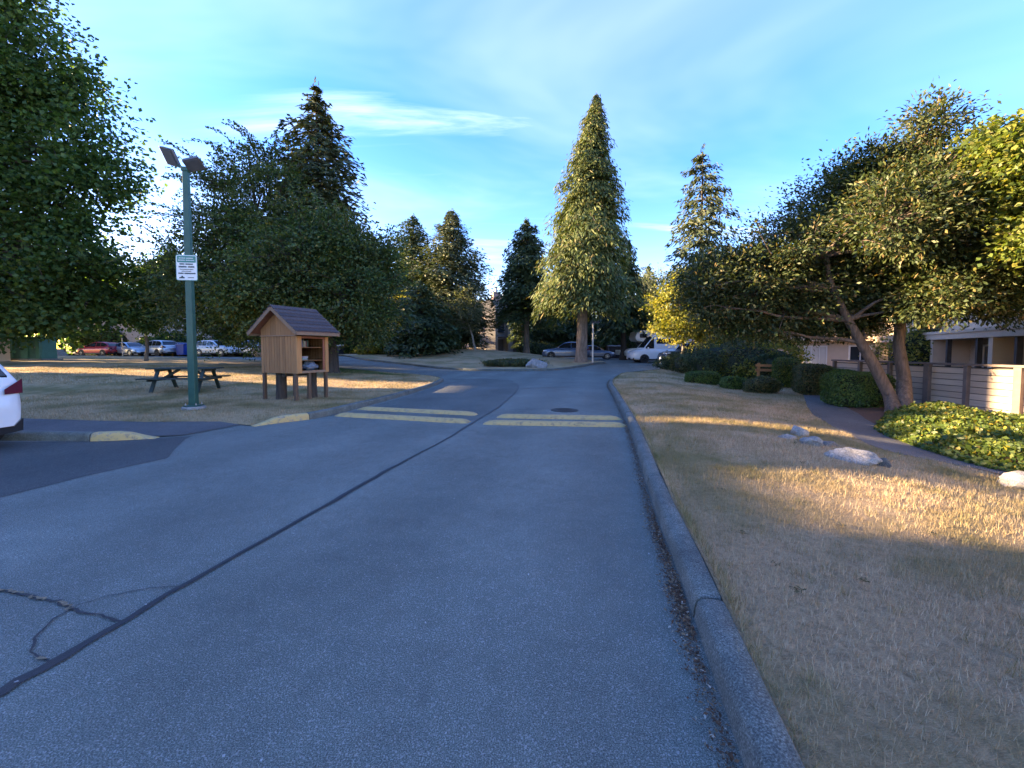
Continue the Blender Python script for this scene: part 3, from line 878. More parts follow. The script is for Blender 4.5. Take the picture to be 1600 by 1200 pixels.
def wander(a, b, rr, n=6, sag=0.0, amp=0.08):
    a = Vector(a); b = Vector(b); L = (b - a).length; out = []
    ph = [rr.uniform(0, 6) for _ in range(4)]
    for i in range(n + 1):
        t = i / n
        k = math.sin(t * PI)
        o_ = Vector((math.sin(t * 5 + ph[0]), math.sin(t * 5 + ph[1]), 0.6 * math.sin(t * 4 + ph[2]))) * amp * L * k * 0.6
        out.append(a.lerp(b, t) + o_ + Vector((0, 0, sag * L * k)))
    return out
def broadleaf(name, label, base, blobs_w, leafm, barkm, n_leaf, trunk_r=0.22, fork=0.35, per=60, clump=0.45, L=0.16, Wd=0.10, seed=1, sprays=40, spray_len=1.6, droop=0.25, shell=0.45, trunks=None, group=None, twig=0.35, outw=0.6, cat='tree', lumps=3):
    """base: world point; blobs_w: [(world centre, (rx,ry,rz))]"""
    rng = np.random.default_rng(seed); rr = random.Random(seed)
    bx_, by_ = base[0], base[1]; bz = base[2] if len(base) > 2 else g(bx_, by_) + 0.1
    t = thing(name, label, cat, (bx_, by_, bz), 0, group)
    B = Vector((bx_, by_, bz))
    blobs = [(np.array(Vector(c) - B), r if hasattr(r, '__len__') else (r, r, r * 0.85)) for c, r in blobs_w]
    sat = []
    for c_, r_ in blobs:
        for _ in range(lumps):
            u_ = rand_unit(rng, 1)[0]; u_[2] = u_[2] * 0.8 + 0.15; k_ = rng.uniform(0.22, 0.45)
            sat.append((c_ + u_ * np.asarray(r_) * rng.uniform(0.8, 1.15), tuple(np.asarray(r_) * k_)))
    blobs = blobs + sat
    C, D, Nn, LL, WW, cl, shoots = foliage(rng, blobs, n_leaf, per, clump, L, Wd, droop, shell, sprays, spray_len, outw)
    link(leaf_mesh('crown', C, D, Nn, LL, WW), 'crown', leafm, t)
    cen = sum((b[0] * b[1][0] for b in blobs), np.zeros(3)) / sum(b[1][0] for b in blobs)
    mbt = MB()
    if trunks is None:
        top = Vector((cen[0] * 0.6, cen[1] * 0.6, max(cen[2] * 0.9, 0.8)))
        trunks = [[(0, 0, -0.25)] + [tuple(p) for p in wander((0, 0, 0.25), top, rr, 6, 0, 0.05)]]
        forks = None
    mbt2 = MB()
    ends = []
    for tr in trunks:
        n = len(tr)
        rads = [trunk_r * (1.35 if i == 0 else (1.0 - 0.68 * i / (n - 1))) for i in range(n)]
        mbt.tube(tr, rads, 12, True, 0.05, rr)
        ends.append(tr)
    mbt.build('trunk', barkm, t, 60)
    lim = MB()
    for i, (c, r) in enumerate(blobs):
        c = Vector(c)
        tr = min(ends, key=lambda e: min((Vector(p) - c).length for p in e))
        cand = [Vector(p) for k, p in enumerate(tr) if k >= len(tr) * 0.4]
        s0 = min(cand, key=lambda p: (p - c).length + max(0, p.z - c.z) * 1.5)
        pth = wander(s0, c, rr, 6, 0.03, 0.12)
        lim.tube(pth, [trunk_r * (0.34 - 0.27 * k / 6) for k in range(7)], 7, False)
        cc_, u = cl[i]
        for p in cc_:
            if rr.random() < twig:
                q = pth[rr.choice((3, 4, 5, 6))]
                lim.tube(wander(q, p, rr, 3, 0.03, 0.15), [trunk_r * 0.10, trunk_r * 0.08, trunk_r * 0.055, trunk_r * 0.03], 4, False)
    for s0, pts in shoots:
        lim.tube([Vector(s0), Vector(pts[len(pts) // 3]), Vector(pts[2 * len(pts) // 3]), Vector(pts[-1])], [trunk_r * 0.06, trunk_r * 0.045, trunk_r * 0.03, trunk_r * 0.015], 3, False)
    lim.build('limbs', barkm, t, 60)
    return t

def conifer(name, label, base, H, crown0, rad, leafm, barkm, n_br=260, spray=0.55, sw=0.2, droop=0.5, rise=0.25, dens=9.0, trunk_r=0.3, seed=1, power=0.8, layers=0.0, hang=0.6, lean=(0, 0), top_w=0.25, group=None, prof=None, ragged=0.26):
    """rad: crown radius at its widest; crown0: height where foliage begins"""
    rng = np.random.default_rng(seed); rr = random.Random(seed)
    bz = base[2] if len(base) > 2 else g(base[0], base[1]) + 0.1
    t = thing(name, label, 'tree', (base[0], base[1], bz), 0, group)
    tr = MB()
    n = 12
    pth = [(lean[0] * (i / n) ** 1.5, lean[1] * (i / n) ** 1.5, -0.3 + (H * 0.985 + 0.3) * i / n) for i in range(n + 1)]
    rads = [trunk_r * ((1 - i / n) ** 0.9) * (1.0 if i > 0 else 1.45) + 0.02 for i in range(n + 1)]
    pth.insert(1, (0, 0, 0.5)); rads.insert(1, trunk_r * 1.12)
    tr.tube(pth, rads, 12, True, 0.06, rr)
    tr.build('trunk', barkm, t, 60)
    br = MB()
    C = []; D = []; Nn = []; LL = []; WW = []
    ph_ = rng.uniform(0, 6, 4)
    for i in range(n_br):
        f = (i + rng.random()) / n_br            # 0 = bottom, 1 = top
        f = f ** 0.92
        if layers:
            k = H / layers; f = (math.floor(f * k) + 0.22 * rng.random()) / k
        z = crown0 + (H - crown0) * f
        if prof: R0 = rad * float(np.interp(f, *prof))
        else: R0 = rad * ((1 - f) ** power) * (0.72 + 0.28 * min(1, f * 6)) + top_w * (1 - f)
        az = rng.uniform(0, 2 * PI)
        nz_ = math.sin(az * 2 + z * 0.9 + ph_[0]) * math.sin(z * 1.7 + ph_[1]) + 0.7 * math.sin(az * 5 + ph_[2] + z * 0.5) * math.sin(z * 3.3 + ph_[3])
        ln = max(0.22, R0 * rng.uniform(0.58, 1.14) * (1 + ragged * nz_))
        o_ = np.array([math.cos(az), math.sin(az), 0.0])
        st = np.array([lean[0] * (z / H) ** 1.5, lean[1] * (z / H) ** 1.5, z])
        up = rise * (0.5 + f); dp = droop * (1.15 - 0.6 * f)
        def pos(tt): return st + o_ * (ln * tt)[:, None] + np.array([0, 0, 1.0]) * ((up * tt - dp * tt ** 2) * ln)[:, None]
        m = max(5, int(dens * ln * (1.15 - 0.3 * f)))
        tt = rng.random(m) ** 0.62
        tt = 0.12 + 0.88 * tt
        p = pos(tt)
        spread = 0.22 * ln * (1.1 - 0.5 * tt) + 0.05
        side = np.array([-o_[1], o_[0], 0.0])
        p = p + side * (rng.normal(size=m) * spread)[:, None] + np.array([0, 0, 1.0]) * (rng.normal(size=m) * 0.07 * ln - 0.05)[:, None]
        sg = rng.choice([-1, 1], m)
        d = o_ * 0.8 + side * (sg * rng.uniform(0.2, 0.9, m))[:, None] + np.array([0, 0, -1.0]) * (hang * rng.uniform(0.5, 1.5, m))[:, None] + rng.normal(size=(m, 3)) * 0.22
        C.append(p); D.append(d)
        Nn.append(np.array([0, 0, 0.7]) + o_ * 0.55 + rng.normal(size=(m, 3)) * 0.45)
        sc_ = (0.65 + 0.35 * (1 - f))
        LL.append(spray * sc_ * rng.uniform(0.6, 1.35, m)); WW.append(sw * sc_ * rng.uniform(0.6, 1.3, m))
        if i % 3 == 0:
            pp = pos(np.linspace(0, 0.9, 4))
            br.tube([Vector(q) for q in pp], [0.05 + 0.012 * ln, 0.035, 0.022, 0.01], 4, False)
    # leader
    m = 26
    zt = np.linspace(H * 0.95, H * 1.02, m)
    C.append(np.stack([np.full(m, lean[0]) + rng.normal(size=m) * 0.10, np.full(m, lean[1]) + rng.normal(size=m) * 0.10, zt], 1))
    D.append(np.array([0, 0, 1.0]) + rng.normal(size=(m, 3)) * 0.5); Nn.append(rng.normal(size=(m, 3)))
    LL.append(np.full(m, spray * 0.5)); WW.append(np.full(m, sw * 0.45))
    link(leaf_mesh('crown', np.concatenate(C), np.concatenate(D), np.concatenate(Nn), np.concatenate(LL), np.concatenate(WW), 0.12), 'crown', leafm, t)
    br.build('branches', barkm, t)
    return t

def hedge(name, label, c, size, leafm, n_leaf, seed=1, L=0.06, Wd=0.04, rz=0.0, power=5.0, cat='hedge', group=None, wild=0.03, core=True, zbase=None):
    """clipped hedge or mounded shrub: superellipsoid shell of leaves around a solid dark hull"""
    rng = np.random.default_rng(seed)
    z0 = zbase if zbase is not None else g(c[0], c[1]) + 0.1
    t = thing(name, label, cat, (c[0], c[1], z0), rz, group)
    u = rand_unit(rng, n_leaf)
    rx1, ry1, H_ = size[0] / 2, size[1] / 2, size[2]
    k = (np.abs(u) ** power).sum(1) ** (-1 / power)
    p = u * k[:, None]
    q = p * np.array([rx1, ry1, H_ / 2])
    ph = rng.uniform(0, 6, 6)
    lump = 1 + wild * 1.6 * (np.sin(q[:, 0] * 3.1 / max(.6, rx1) + ph[0]) * np.sin(q[:, 2] * 3.7 / max(.6, H_) + ph[1]) + 0.7 * np.sin(q[:, 1] * 4.3 / max(.6, ry1) + ph[2] + q[:, 0] * 2) + 0.5 * np.sin(q[:, 0] * 9 + ph[3]) * np.sin(q[:, 2] * 8 + ph[4]))
    depth = 1 - np.abs(rng.normal(size=n_leaf)) * 0.06 + np.abs(rng.normal(size=n_leaf)) * wild * 0.8
    q = q * (lump * depth)[:, None]
    q[:, 2] += H_ / 2
    ok = q[:, 2] > -0.02; q = q[ok]; u = u[ok]; n_ = len(q)
    D = rng.normal(size=(n_, 3)) + u * 0.6 + np.array([0, 0, 0.25]); Nn = u * 1.0 + rng.normal(size=(n_, 3)) * 0.5 + np.array([0, 0, 0.3])
    link(leaf_mesh('foliage', q, D, Nn, L * rng.uniform(0.6, 1.4, n_), Wd * rng.uniform(0.6, 1.4, n_)), 'foliage', leafm, t)
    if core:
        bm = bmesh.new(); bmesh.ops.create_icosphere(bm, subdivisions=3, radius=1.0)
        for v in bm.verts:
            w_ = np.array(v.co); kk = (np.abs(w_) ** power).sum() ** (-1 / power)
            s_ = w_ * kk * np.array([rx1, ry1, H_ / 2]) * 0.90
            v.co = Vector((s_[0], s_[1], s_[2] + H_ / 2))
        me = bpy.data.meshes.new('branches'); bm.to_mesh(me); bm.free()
        link(me, 'branches', M['hedge_core'], t)  # solid hull added to stop see-through, although named as branches
    return t

M['hedge_core'] = plain('solid_dark_core', (0.018, 0.024, 0.01), 1.0, 0.5, 18, bmp=0.8)
bk_grey = bark('grey_bark', (0.15, 0.125, 0.10)); bk_dark = bark('dark_bark', (0.055, 0.045, 0.036)); bk_cedar = bark('cedar_bark', (0.27, 0.20, 0.15), 4); bk_mag = bark('magnolia_bark', (0.14, 0.10, 0.075), 7); bk_pale = bark('pale_bark', (0.34, 0.29, 0.23))
lf_maple = leafmat('maple_leaves', [(0.0, (0.029, 0.065, 0.018)), (0.5, (0.055, 0.111, 0.029)), (1.0, (0.098, 0.156, 0.039))], 0.38)
lf_cherry = leafmat('cherry_leaves', [(0.0, (0.034, 0.062, 0.018)), (0.6, (0.065, 0.104, 0.029)), (0.93, (0.098, 0.137, 0.036)), (1.0, (0.208, 0.156, 0.039))], 0.33, patch=0.5, tint=(0.085, 0.095, 0.025))
lf_fir = leafmat('fir_needles', [(0.0, (0.034, 0.053, 0.025)), (0.6, (0.067, 0.090, 0.041)), (1.0, (0.121, 0.121, 0.057))], 0.15, 0.7)
lf_cedar = leafmat('cedar_sprays', [(0.0, (0.040, 0.062, 0.018)), (0.5, (0.085, 0.115, 0.032)), (0.9, (0.135, 0.15, 0.042)), (1.0, (0.18, 0.13, 0.05))], 0.2, 0.65)
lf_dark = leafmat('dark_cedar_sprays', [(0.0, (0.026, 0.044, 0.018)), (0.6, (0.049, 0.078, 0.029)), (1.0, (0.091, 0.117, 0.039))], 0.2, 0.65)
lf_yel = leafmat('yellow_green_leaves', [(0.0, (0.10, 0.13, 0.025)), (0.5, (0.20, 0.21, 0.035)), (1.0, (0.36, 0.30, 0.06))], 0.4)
lf_sun_tone = leafmat('sun_toned_maple_leaves', [(0.0, (0.07, 0.11, 0.02)), (0.5, (0.13, 0.17, 0.03)), (1.0, (0.24, 0.22, 0.045))], 0.4)  # brighter, yellower copy of the maple leaves, sunlight put into the colour
lf_mag = leafmat('magnolia_leaves', [(0.0, (0.023, 0.039, 0.014)), (0.5, (0.048, 0.071, 0.021)), (0.85, (0.098, 0.106, 0.030)), (1.0, (0.172, 0.115, 0.046))], 0.25, 0.55)
lf_will = leafmat('grey_green_leaves', [(0.0, (0.075, 0.095, 0.05)), (0.5, (0.12, 0.14, 0.075)), (1.0, (0.19, 0.19, 0.10))], 0.35)
lf_hedge = leafmat('hedge_leaves', [(0.0, (0.041, 0.080, 0.017)), (0.6, (0.080, 0.138, 0.029)), (1.0, (0.145, 0.203, 0.043))], 0.25, 0.5)
lf_shrub = leafmat('shrub_leaves', [(0.0, (0.044, 0.062, 0.022)), (0.6, (0.081, 0.100, 0.037)), (1.0, (0.150, 0.119, 0.050))], 0.25, 0.55)
lf_ivy = leafmat('ground_cover_leaves', [(0.0, (0.045, 0.075, 0.012)), (0.55, (0.09, 0.13, 0.022)), (0.92, (0.15, 0.17, 0.03)), (1.0, (0.38, 0.26, 0.03))], 0.3, 0.45)

def BL(px, py, Y, r):
    return (PD(px, py, Y), r)

# --- left: big maple reaching in from the edge
def ML(px, py, r, Y=26.8):
    r *= 1.97
    return (PD(px, py, Y), (r, min(2.2, r * 0.75), r * 0.88))
broadleaf('maple_tree', 'large dark green maple leaning in over the left edge of the lot', (-40.5, 27), [
    ML(-60, 0, 2.6), ML(20, 110, 2.3), ML(70, 235, 2.6), ML(95, 320, 2.2), ML(85, 420, 2.3), ML(40, 470, 1.5), ML(130, 470, 1.1), ML(-40, 330, 3.0), ML(-60, 160, 3.0), ML(-170, 60, 3.6, 27), ML(-170, 330, 3.8, 27),
    ML(-60, 460, 2.2), ML(-40, -130, 3.0), ML(-300, 200, 3.6)], lf_maple, bk_dark, 115000, 0.45, per=42, clump=0.6, L=0.29, Wd=0.25, seed=11, sprays=160, spray_len=1.9)
# --- left middle: dark broad tree behind the book exchange, cherry with feathery shoots
broadleaf('dark_broadleaf_tree', 'broad dark tree whose trunk stands right behind the little library', (PD(521, 575, 22.6).x, 22.6), [
    BL(470, 430, 22.5, 3.4), BL(545, 455, 22.3, 2.6), BL(500, 392, 23, 2.6), BL(420, 470, 22.2, 2.6), BL(560, 400, 23, 1.9), BL(470, 505, 22, 2.1), BL(575, 500, 22.6, 1.7), BL(600, 430, 23, 1.1)],
    lf_cherry, bk_dark, 62000, 0.34, per=52, clump=0.4, L=0.17, Wd=0.11, seed=21, sprays=150, spray_len=2.0)
broadleaf('cherry_tree', 'feathery cherry tree with loose upright shoots behind the lamp post', (PD(448, 575, 26.0).x, 26.0), [
    BL(370, 430, 25.5, 3.4), BL(330, 480, 25, 2.3), BL(395, 330, 25.5, 2.7), BL(340, 360, 25, 2.0), BL(430, 390, 25, 2.6), BL(300, 420, 25.5, 1.5), BL(380, 500, 25, 2.4), BL(400, 265, 26, 1.5), BL(345, 280, 26, 1.1)],
    lf_cherry, bk_dark, 52000, 0.30, per=46, clump=0.42, L=0.19, Wd=0.10, seed=22, sprays=330, spray_len=2.9)
conifer('fir_tree', 'tall pointed fir rising above the dark trees behind the library', (PD(502, 560, 27.5).x, 27.5), 18.4, 3.5, 5.2, lf_fir, bk_dark, 620, 0.62, 0.2, 0.45, 0.12, 13.0, 0.32, 31, 0.75, 0.85, 0.35)
# young tree on the left lawn
broadleaf('young_tree', 'slender young tree with a pale trunk in front of the parked silver cars', (PD(229, 566, 29).x, 29), [
    BL(232, 480, 29, 1.7), BL(255, 455, 29, 1.4), BL(215, 450, 29.2, 1.3), BL(245, 505, 28.8, 1.1), BL(235, 425, 29, 1.1)], lf_maple, bk_grey, 11000, 0.13, per=34, clump=0.34, L=0.2, Wd=0.14, seed=41, sprays=40, spray_len=0.9)
# --- conifers in the left centre
conifer('cypress_tree', 'narrow pointed conifer left of the paired dark cypresses', (PD(648, 560, 49).x, 49), 16.2, 0.6, 4.6, lf_dark, bk_dark, 620, 0.6, 0.19, 0.35, 0.4, 16.0, 0.28, 51, 0.7, hang=0.35, prof=([0, 0.15, 0.35, 0.55, 0.75, 0.9, 1.0], [0.85, 1.0, 0.95, 0.78, 0.52, 0.27, 0.06]))
conifer('cypress_tree', 'tall dense cypress lit on its left side beside the chimneyed block', (PD(707, 560, 46).x, 46), 15.4, 1.0, 4.4, lf_fir, bk_dark, 680, 0.6, 0.19, 0.35, 0.45, 17.0, 0.28, 52, 0.62, hang=0.3, prof=([0, 0.15, 0.35, 0.55, 0.75, 0.9, 1.0], [0.85, 1.0, 0.95, 0.78, 0.52, 0.27, 0.06]))
conifer('yew_tree', 'low dense dark conifer sweeping to the ground left of the mound', (PD(655, 566, 39).x, 39.5), 7.0, 0.05, 4.0, lf_dark, bk_dark, 260, 0.55, 0.2, 0.4, 0.3, 16.0, 0.2, 53, 0.6, hang=0.4)
broadleaf('pale_stemmed_tree', 'small airy tree with a pale forked trunk on the mound', (PD(742, 548, 42).x, 42), [
    BL(718, 492, 42, 1.5), BL(738, 484, 42, 1.0), BL(700, 505, 42, 1.3), BL(726, 468, 42.5, 1.0), BL(732, 508, 42, 0.9)], lf_will, bk_pale, 6500, 0.14, per=26, clump=0.36, L=0.2, Wd=0.12, seed=54, sprays=40, spray_len=1.0)
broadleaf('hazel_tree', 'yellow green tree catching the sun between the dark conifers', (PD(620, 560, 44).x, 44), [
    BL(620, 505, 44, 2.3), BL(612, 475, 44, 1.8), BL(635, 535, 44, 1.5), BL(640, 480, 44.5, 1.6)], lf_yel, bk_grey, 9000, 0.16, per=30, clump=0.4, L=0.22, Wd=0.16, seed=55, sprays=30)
# --- centre
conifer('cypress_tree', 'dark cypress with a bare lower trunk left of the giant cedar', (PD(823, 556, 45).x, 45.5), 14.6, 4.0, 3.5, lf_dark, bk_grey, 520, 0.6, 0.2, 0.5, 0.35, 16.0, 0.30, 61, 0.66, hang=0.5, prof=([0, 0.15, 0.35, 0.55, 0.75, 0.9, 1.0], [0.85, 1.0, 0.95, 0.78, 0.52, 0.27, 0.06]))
conifer('cedar_tree', 'giant cone shaped cedar with a thick bare trunk at the junction', (PD(908, 567, 34.5).x, 34.5), 22.0, 5.6, 3.9, lf_cedar, bk_cedar, 1350, 0.5, 0.13, 0.75, 0.35, 23.0, 0.47, 62, 0.85, hang=1.1, ragged=0.2, lean=(1.15, 0.3), prof=([0, 0.06, 0.2, 0.4, 0.6, 0.8, 0.93, 1.0], [0.78, 1.0, 0.92, 0.74, 0.55, 0.36, 0.17, 0.05]))
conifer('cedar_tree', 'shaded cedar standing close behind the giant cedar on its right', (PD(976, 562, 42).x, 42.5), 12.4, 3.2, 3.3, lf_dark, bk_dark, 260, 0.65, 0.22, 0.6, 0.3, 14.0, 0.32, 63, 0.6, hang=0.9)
broadleaf('grey_willow', 'pale grey green tree above the parked camper', (PD(1012, 556, 52).x, 52), [
    BL(1005, 480, 52, 2.6), BL(1015, 510, 52, 2.2), BL(998, 450, 52.5, 2.0), BL(1030, 470, 52, 2.3), BL(1025, 440, 53, 2.0)], lf_will, bk_grey, 9000, 0.2, per=30, clump=0.5, L=0.26, Wd=0.14, seed=64, sprays=60, spray_len=1.4, droop=0.8)
conifer('spruce_tree', 'tall ragged spruce with gaps between its layers above the yellow tree', (PD(1092, 560, 42).x, 42), 21.2, 3.0, 4.6, lf_fir, bk_dark, 300, 0.75, 0.24, 0.62, 0.12, 12.0, 0.34, 65, 0.8, 1.25, 0.7, prof=([0, 0.3, 0.5, 0.62, 0.72, 0.85, 0.95, 1.0], [0.9, 0.8, 0.66, 0.72, 0.50, 0.36, 0.2, 0.06]))
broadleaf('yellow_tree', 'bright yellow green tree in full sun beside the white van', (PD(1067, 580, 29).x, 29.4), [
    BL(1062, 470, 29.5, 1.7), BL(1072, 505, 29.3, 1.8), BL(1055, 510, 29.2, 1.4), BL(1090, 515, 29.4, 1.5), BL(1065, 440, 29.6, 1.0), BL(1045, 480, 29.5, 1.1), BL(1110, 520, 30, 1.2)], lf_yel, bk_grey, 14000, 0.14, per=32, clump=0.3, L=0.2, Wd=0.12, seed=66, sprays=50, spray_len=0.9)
# --- right: evergreen magnolia with two trunks
mb0 = P(1403, 645, -0.2)
def rel(px, py, Y): return tuple(PD(px, py, Y) - Vector((mb0.x, mb0.y, -0.22)))
broadleaf('magnolia_tree', 'big evergreen magnolia with two leaning trunks beside the footpath', (mb0.x, mb0.y, -0.22), [
    BL(1120, 430, 13.50, 1.18), BL(1175, 440, 13.30, 1.70), BL(1240, 400, 13.50, 1.69), BL(1255, 470, 13.10, 1.38), BL(1310, 348, 13.70, 1.81), BL(1330, 440, 13.10, 1.88), BL(1345, 305, 13.90, 1.69), BL(1410, 268, 12.60, 1.53),
    BL(1400, 345, 10.80, 1.42), BL(1470, 280, 12.60, 1.41), BL(1440, 322, 11.10, 1.27), BL(1420, 430, 12.40, 1.69), BL(1500, 322, 13.00, 1.69), BL(1545, 290, 13.20, 1.47), BL(1500, 430, 11.00, 1.05), BL(1560, 440, 11.00, 1.05), BL(1470, 470, 10.80, 0.79), BL(1600, 330, 13.20, 1.47), BL(1140, 490, 13.50, 0.87), BL(1200, 500, 13.30, 0.94), BL(1640, 285, 13.50, 1.81), BL(1300, 490, 13.20, 0.94), BL(1235, 488, 13.2, 0.85), BL(1170, 478, 13.4, 1.0), BL(1325, 498, 13.0, 0.75), BL(1110, 470, 13.4, 0.8), BL(1540, 462, 11.2, 0.8), BL(1590, 462, 11.4, 0.85), BL(1450, 440, 11.5, 0.9), BL(1600, 400, 11.8, 0.9), BL(1200, 440, 13.4, 1.35), BL(1290, 440, 13.2, 1.25), BL(1260, 505, 13.0, 0.7)],
    lf_mag, bk_mag, 215000, 0.205, per=48, clump=0.24, L=0.135, Wd=0.056, seed=71, sprays=260, spray_len=0.5, outw=1.0, shell=0.3, lumps=2,
    trunks=[[(0, 0.05, -0.35), (-0.1, 0.05, 0.15), rel(1390, 618, 12.0), rel(1368, 575, 12.05), rel(1345, 535, 12.1), rel(1325, 500, 12.1), rel(1300, 450, 12.2), rel(1290, 400, 12.3)],
            [(0.25, 0, -0.35), (0.2, 0, 0.2), rel(1412, 590, 12.2), rel(1404, 540, 12.3), rel(1408, 490, 12.4), rel(1425, 430, 12.5), rel(1450, 370, 12.6), rel(1460, 310, 12.7)]])
# maple at the right edge
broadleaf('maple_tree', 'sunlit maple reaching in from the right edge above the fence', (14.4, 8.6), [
    BL(1620, 250, 9.2, 0.75), BL(1590, 215, 9.6, 0.6), BL(1640, 330, 9.3, 0.8), BL(1600, 375, 9.3, 0.42), BL(1680, 240, 9.3, 1.3), BL(1720, 370, 9.0, 1.2), BL(1590, 290, 9.6, 0.4)], lf_sun_tone, bk_grey, 26000, 0.14, per=40, clump=0.22, L=0.115, Wd=0.095, seed=72, sprays=70, spray_len=0.5)

# --- background rows: a few kinds, copied
def bg(proto, spots, labels=None):
    for i, (x, y, s, rz_) in enumerate(spots):
        o = proto if i == 0 else copy_tree(proto)
        o.location = (x, y, g(x, y) + 0.05); o.scale = (s, s, s * (0.9 + 0.25 * ((i * 37) % 10) / 10)); o.rotation_euler = (0, 0, rz_)
        if labels: o['label'] = labels[i]
c0 = Vector((0, 0, 0.0))
p1 = broadleaf('dark_tree', 'dark leafy tree in the row behind the parked cars on the left', (0, 0, 0), [((0, 0, 7), (4.4, 4, 4.2)), ((2.2, 0.5, 5), (3, 3, 2.6)), ((-2.4, 0.4, 5), (3, 3, 2.8)), ((0.4, 0, 10.2), (2.6, 2.6, 2.4)), ((0, -1.5, 3.4), (3.4, 2.4, 2))], lf_maple, bk_dark, 15000, 0.3, per=36, clump=0.6, L=0.36, Wd=0.27, seed=81, sprays=40, group='dark trees behind the parking row')
LAB1 = ['dark tree behind the red hatchback', 'dark tree behind the silver saloon', 'dark tree behind the blue bin', 'dark tree behind the white SUV in the parked row', 'dark tree rising behind the utility cabinet', 'dark tree hidden behind the left-hand maple', 'dark tree at the far left of the background row', 'taller dark tree of the second row behind the silver cars', 'dark tree behind the silver SUV next to the library', 'unseen tall tree added west of the parked row to shade the cedar trunk', 'unseen tree added nearest the lot to shade the cedar trunk']
bg(p1, [(-41, 55, 0.9, 0.3), (-34, 54, 0.95, 2.0), (-27, 55, 0.85, 4.1), (-22, 53, 0.9, 5.0), (-50, 60, 1.1, 1.2), (-60, 58, 1.2, 3.3), (-70, 64, 1.2, 0.9), (-31, 70, 1.15, 2.7), (-20, 66, 0.9, 1.1), (-63, 47, 1.5, 1.9), (-58, 41, 1.35, 4.4)], LAB1)  # last two are unseen trees added to shade the cedar trunk
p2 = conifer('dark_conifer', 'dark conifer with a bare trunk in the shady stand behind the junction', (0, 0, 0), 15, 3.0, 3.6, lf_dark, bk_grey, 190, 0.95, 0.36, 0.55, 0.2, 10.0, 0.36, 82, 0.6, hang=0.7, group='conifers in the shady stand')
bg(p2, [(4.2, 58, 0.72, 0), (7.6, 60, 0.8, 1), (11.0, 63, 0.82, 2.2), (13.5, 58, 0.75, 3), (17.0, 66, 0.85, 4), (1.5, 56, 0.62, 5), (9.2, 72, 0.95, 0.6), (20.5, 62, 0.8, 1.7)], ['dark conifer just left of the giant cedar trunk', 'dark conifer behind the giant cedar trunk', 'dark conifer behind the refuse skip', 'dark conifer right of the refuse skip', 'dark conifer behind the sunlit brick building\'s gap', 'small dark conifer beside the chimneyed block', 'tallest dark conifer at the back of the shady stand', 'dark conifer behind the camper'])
p3 = broadleaf('background_tree', 'mid green tree in the far screen behind the right-hand gardens', (0, 0, 0), [((0, 0, 6), (4, 4, 3.6)), ((2, 0.5, 4), (3, 3, 2.4)), ((-2, 0.4, 4.2), (3, 3, 2.4)), ((0.2, 0, 8.6), (2.4, 2.4, 2)), ((0, -1.0, 2.4), (3.4, 2.4, 1.7))], lf_hedge, bk_dark, 13000, 0.26, per=36, clump=0.55, L=0.34, Wd=0.22, seed=83, sprays=40, group='trees screening the right background')
bg(p3, [(24, 44, 0.9, 0), (30, 42, 0.85, 1.3), (21, 38, 0.62, 2.9), (36, 40, 1.0, 4.4), (28, 56, 1.25, 5.1), (40, 54, 1.3, 0.5), (50, 60, 1.4, 2.2), (26.5, 35, 0.6, 3.6), (62, 66, 1.5, 4.8)], ['mid green tree behind the shrub bed', 'mid green tree behind the low cream wing', 'small mid green tree right of the dark pickup', 'mid green tree behind the long cream block', 'tall mid green tree of the second row behind the pickup', 'tall mid green tree behind the wing\'s roof', 'tall far tree behind the magnolia', 'small mid green tree beside the cream wing', 'farthest tree behind the long cream block'])
p4 = broadleaf('background_tree', 'leafy tree closing the view behind the chimneyed block', (0, 0, 0), [((0, 0, 6), (4, 4, 3.6)), ((2, 0.5, 4), (3, 3, 2.4)), ((-2, 0.4, 4.2), (3, 3, 2.4)), ((0.2, 0, 8.6), (2.4, 2.4, 2)), ((0, -1.0, 2.4), (3.4, 2.4, 1.7))], lf_maple, bk_dark, 9000, 0.26, per=36, clump=0.55, L=0.4, Wd=0.28, seed=84, sprays=30, group='trees behind the middle block')
bg(p4, [(-17, 66, 1.0, 0), (-22, 72, 1.1, 2), (-12.5, 52, 0.62, 4), (12, 80, 1.2, 1), (-8.6, 49.5, 0.5, 3)], ['leafy tree behind the paired cypresses', 'leafy tree farther back behind the paired cypresses', 'leafy tree left of the narrow conifer', 'leafy tree at the end of the far lane', 'small leafy tree beside the chimneyed block'])
p5 = hedge('undergrowth', 'dark undergrowth below the trees behind the parked cars', (0, 0), (9, 3, 2.6), lf_maple, 5200, 85, 0.34, 0.24, 0, 2.6, 'bush', 'undergrowth behind the parking row', 0.14, True, 0)
bg(p5, [(-40, 50.6, 1, 0.1), (-31, 50.4, 1.05, 0.0), (-23, 49.6, 1, -0.15), (-15.5, 49, 0.9, 0.1), (-50, 52.5, 1.1, 0.1), (-9, 47.5, 0.75, 0.2)], ['dark undergrowth behind the red hatchback', 'dark undergrowth behind the silver cars', 'dark undergrowth behind the white SUV in the parked row', 'dark undergrowth behind the skip by the library', 'dark undergrowth behind the utility cabinet', 'dark undergrowth at the foot of the paired cypresses'])
p6 = hedge('undergrowth', 'shady undergrowth below the conifers behind the junction', (0, 0), (7, 3, 2.4), lf_dark, 4200, 86, 0.34, 0.22, 0, 2.4, 'bush', 'undergrowth below the conifers', 0.15, True, 0)
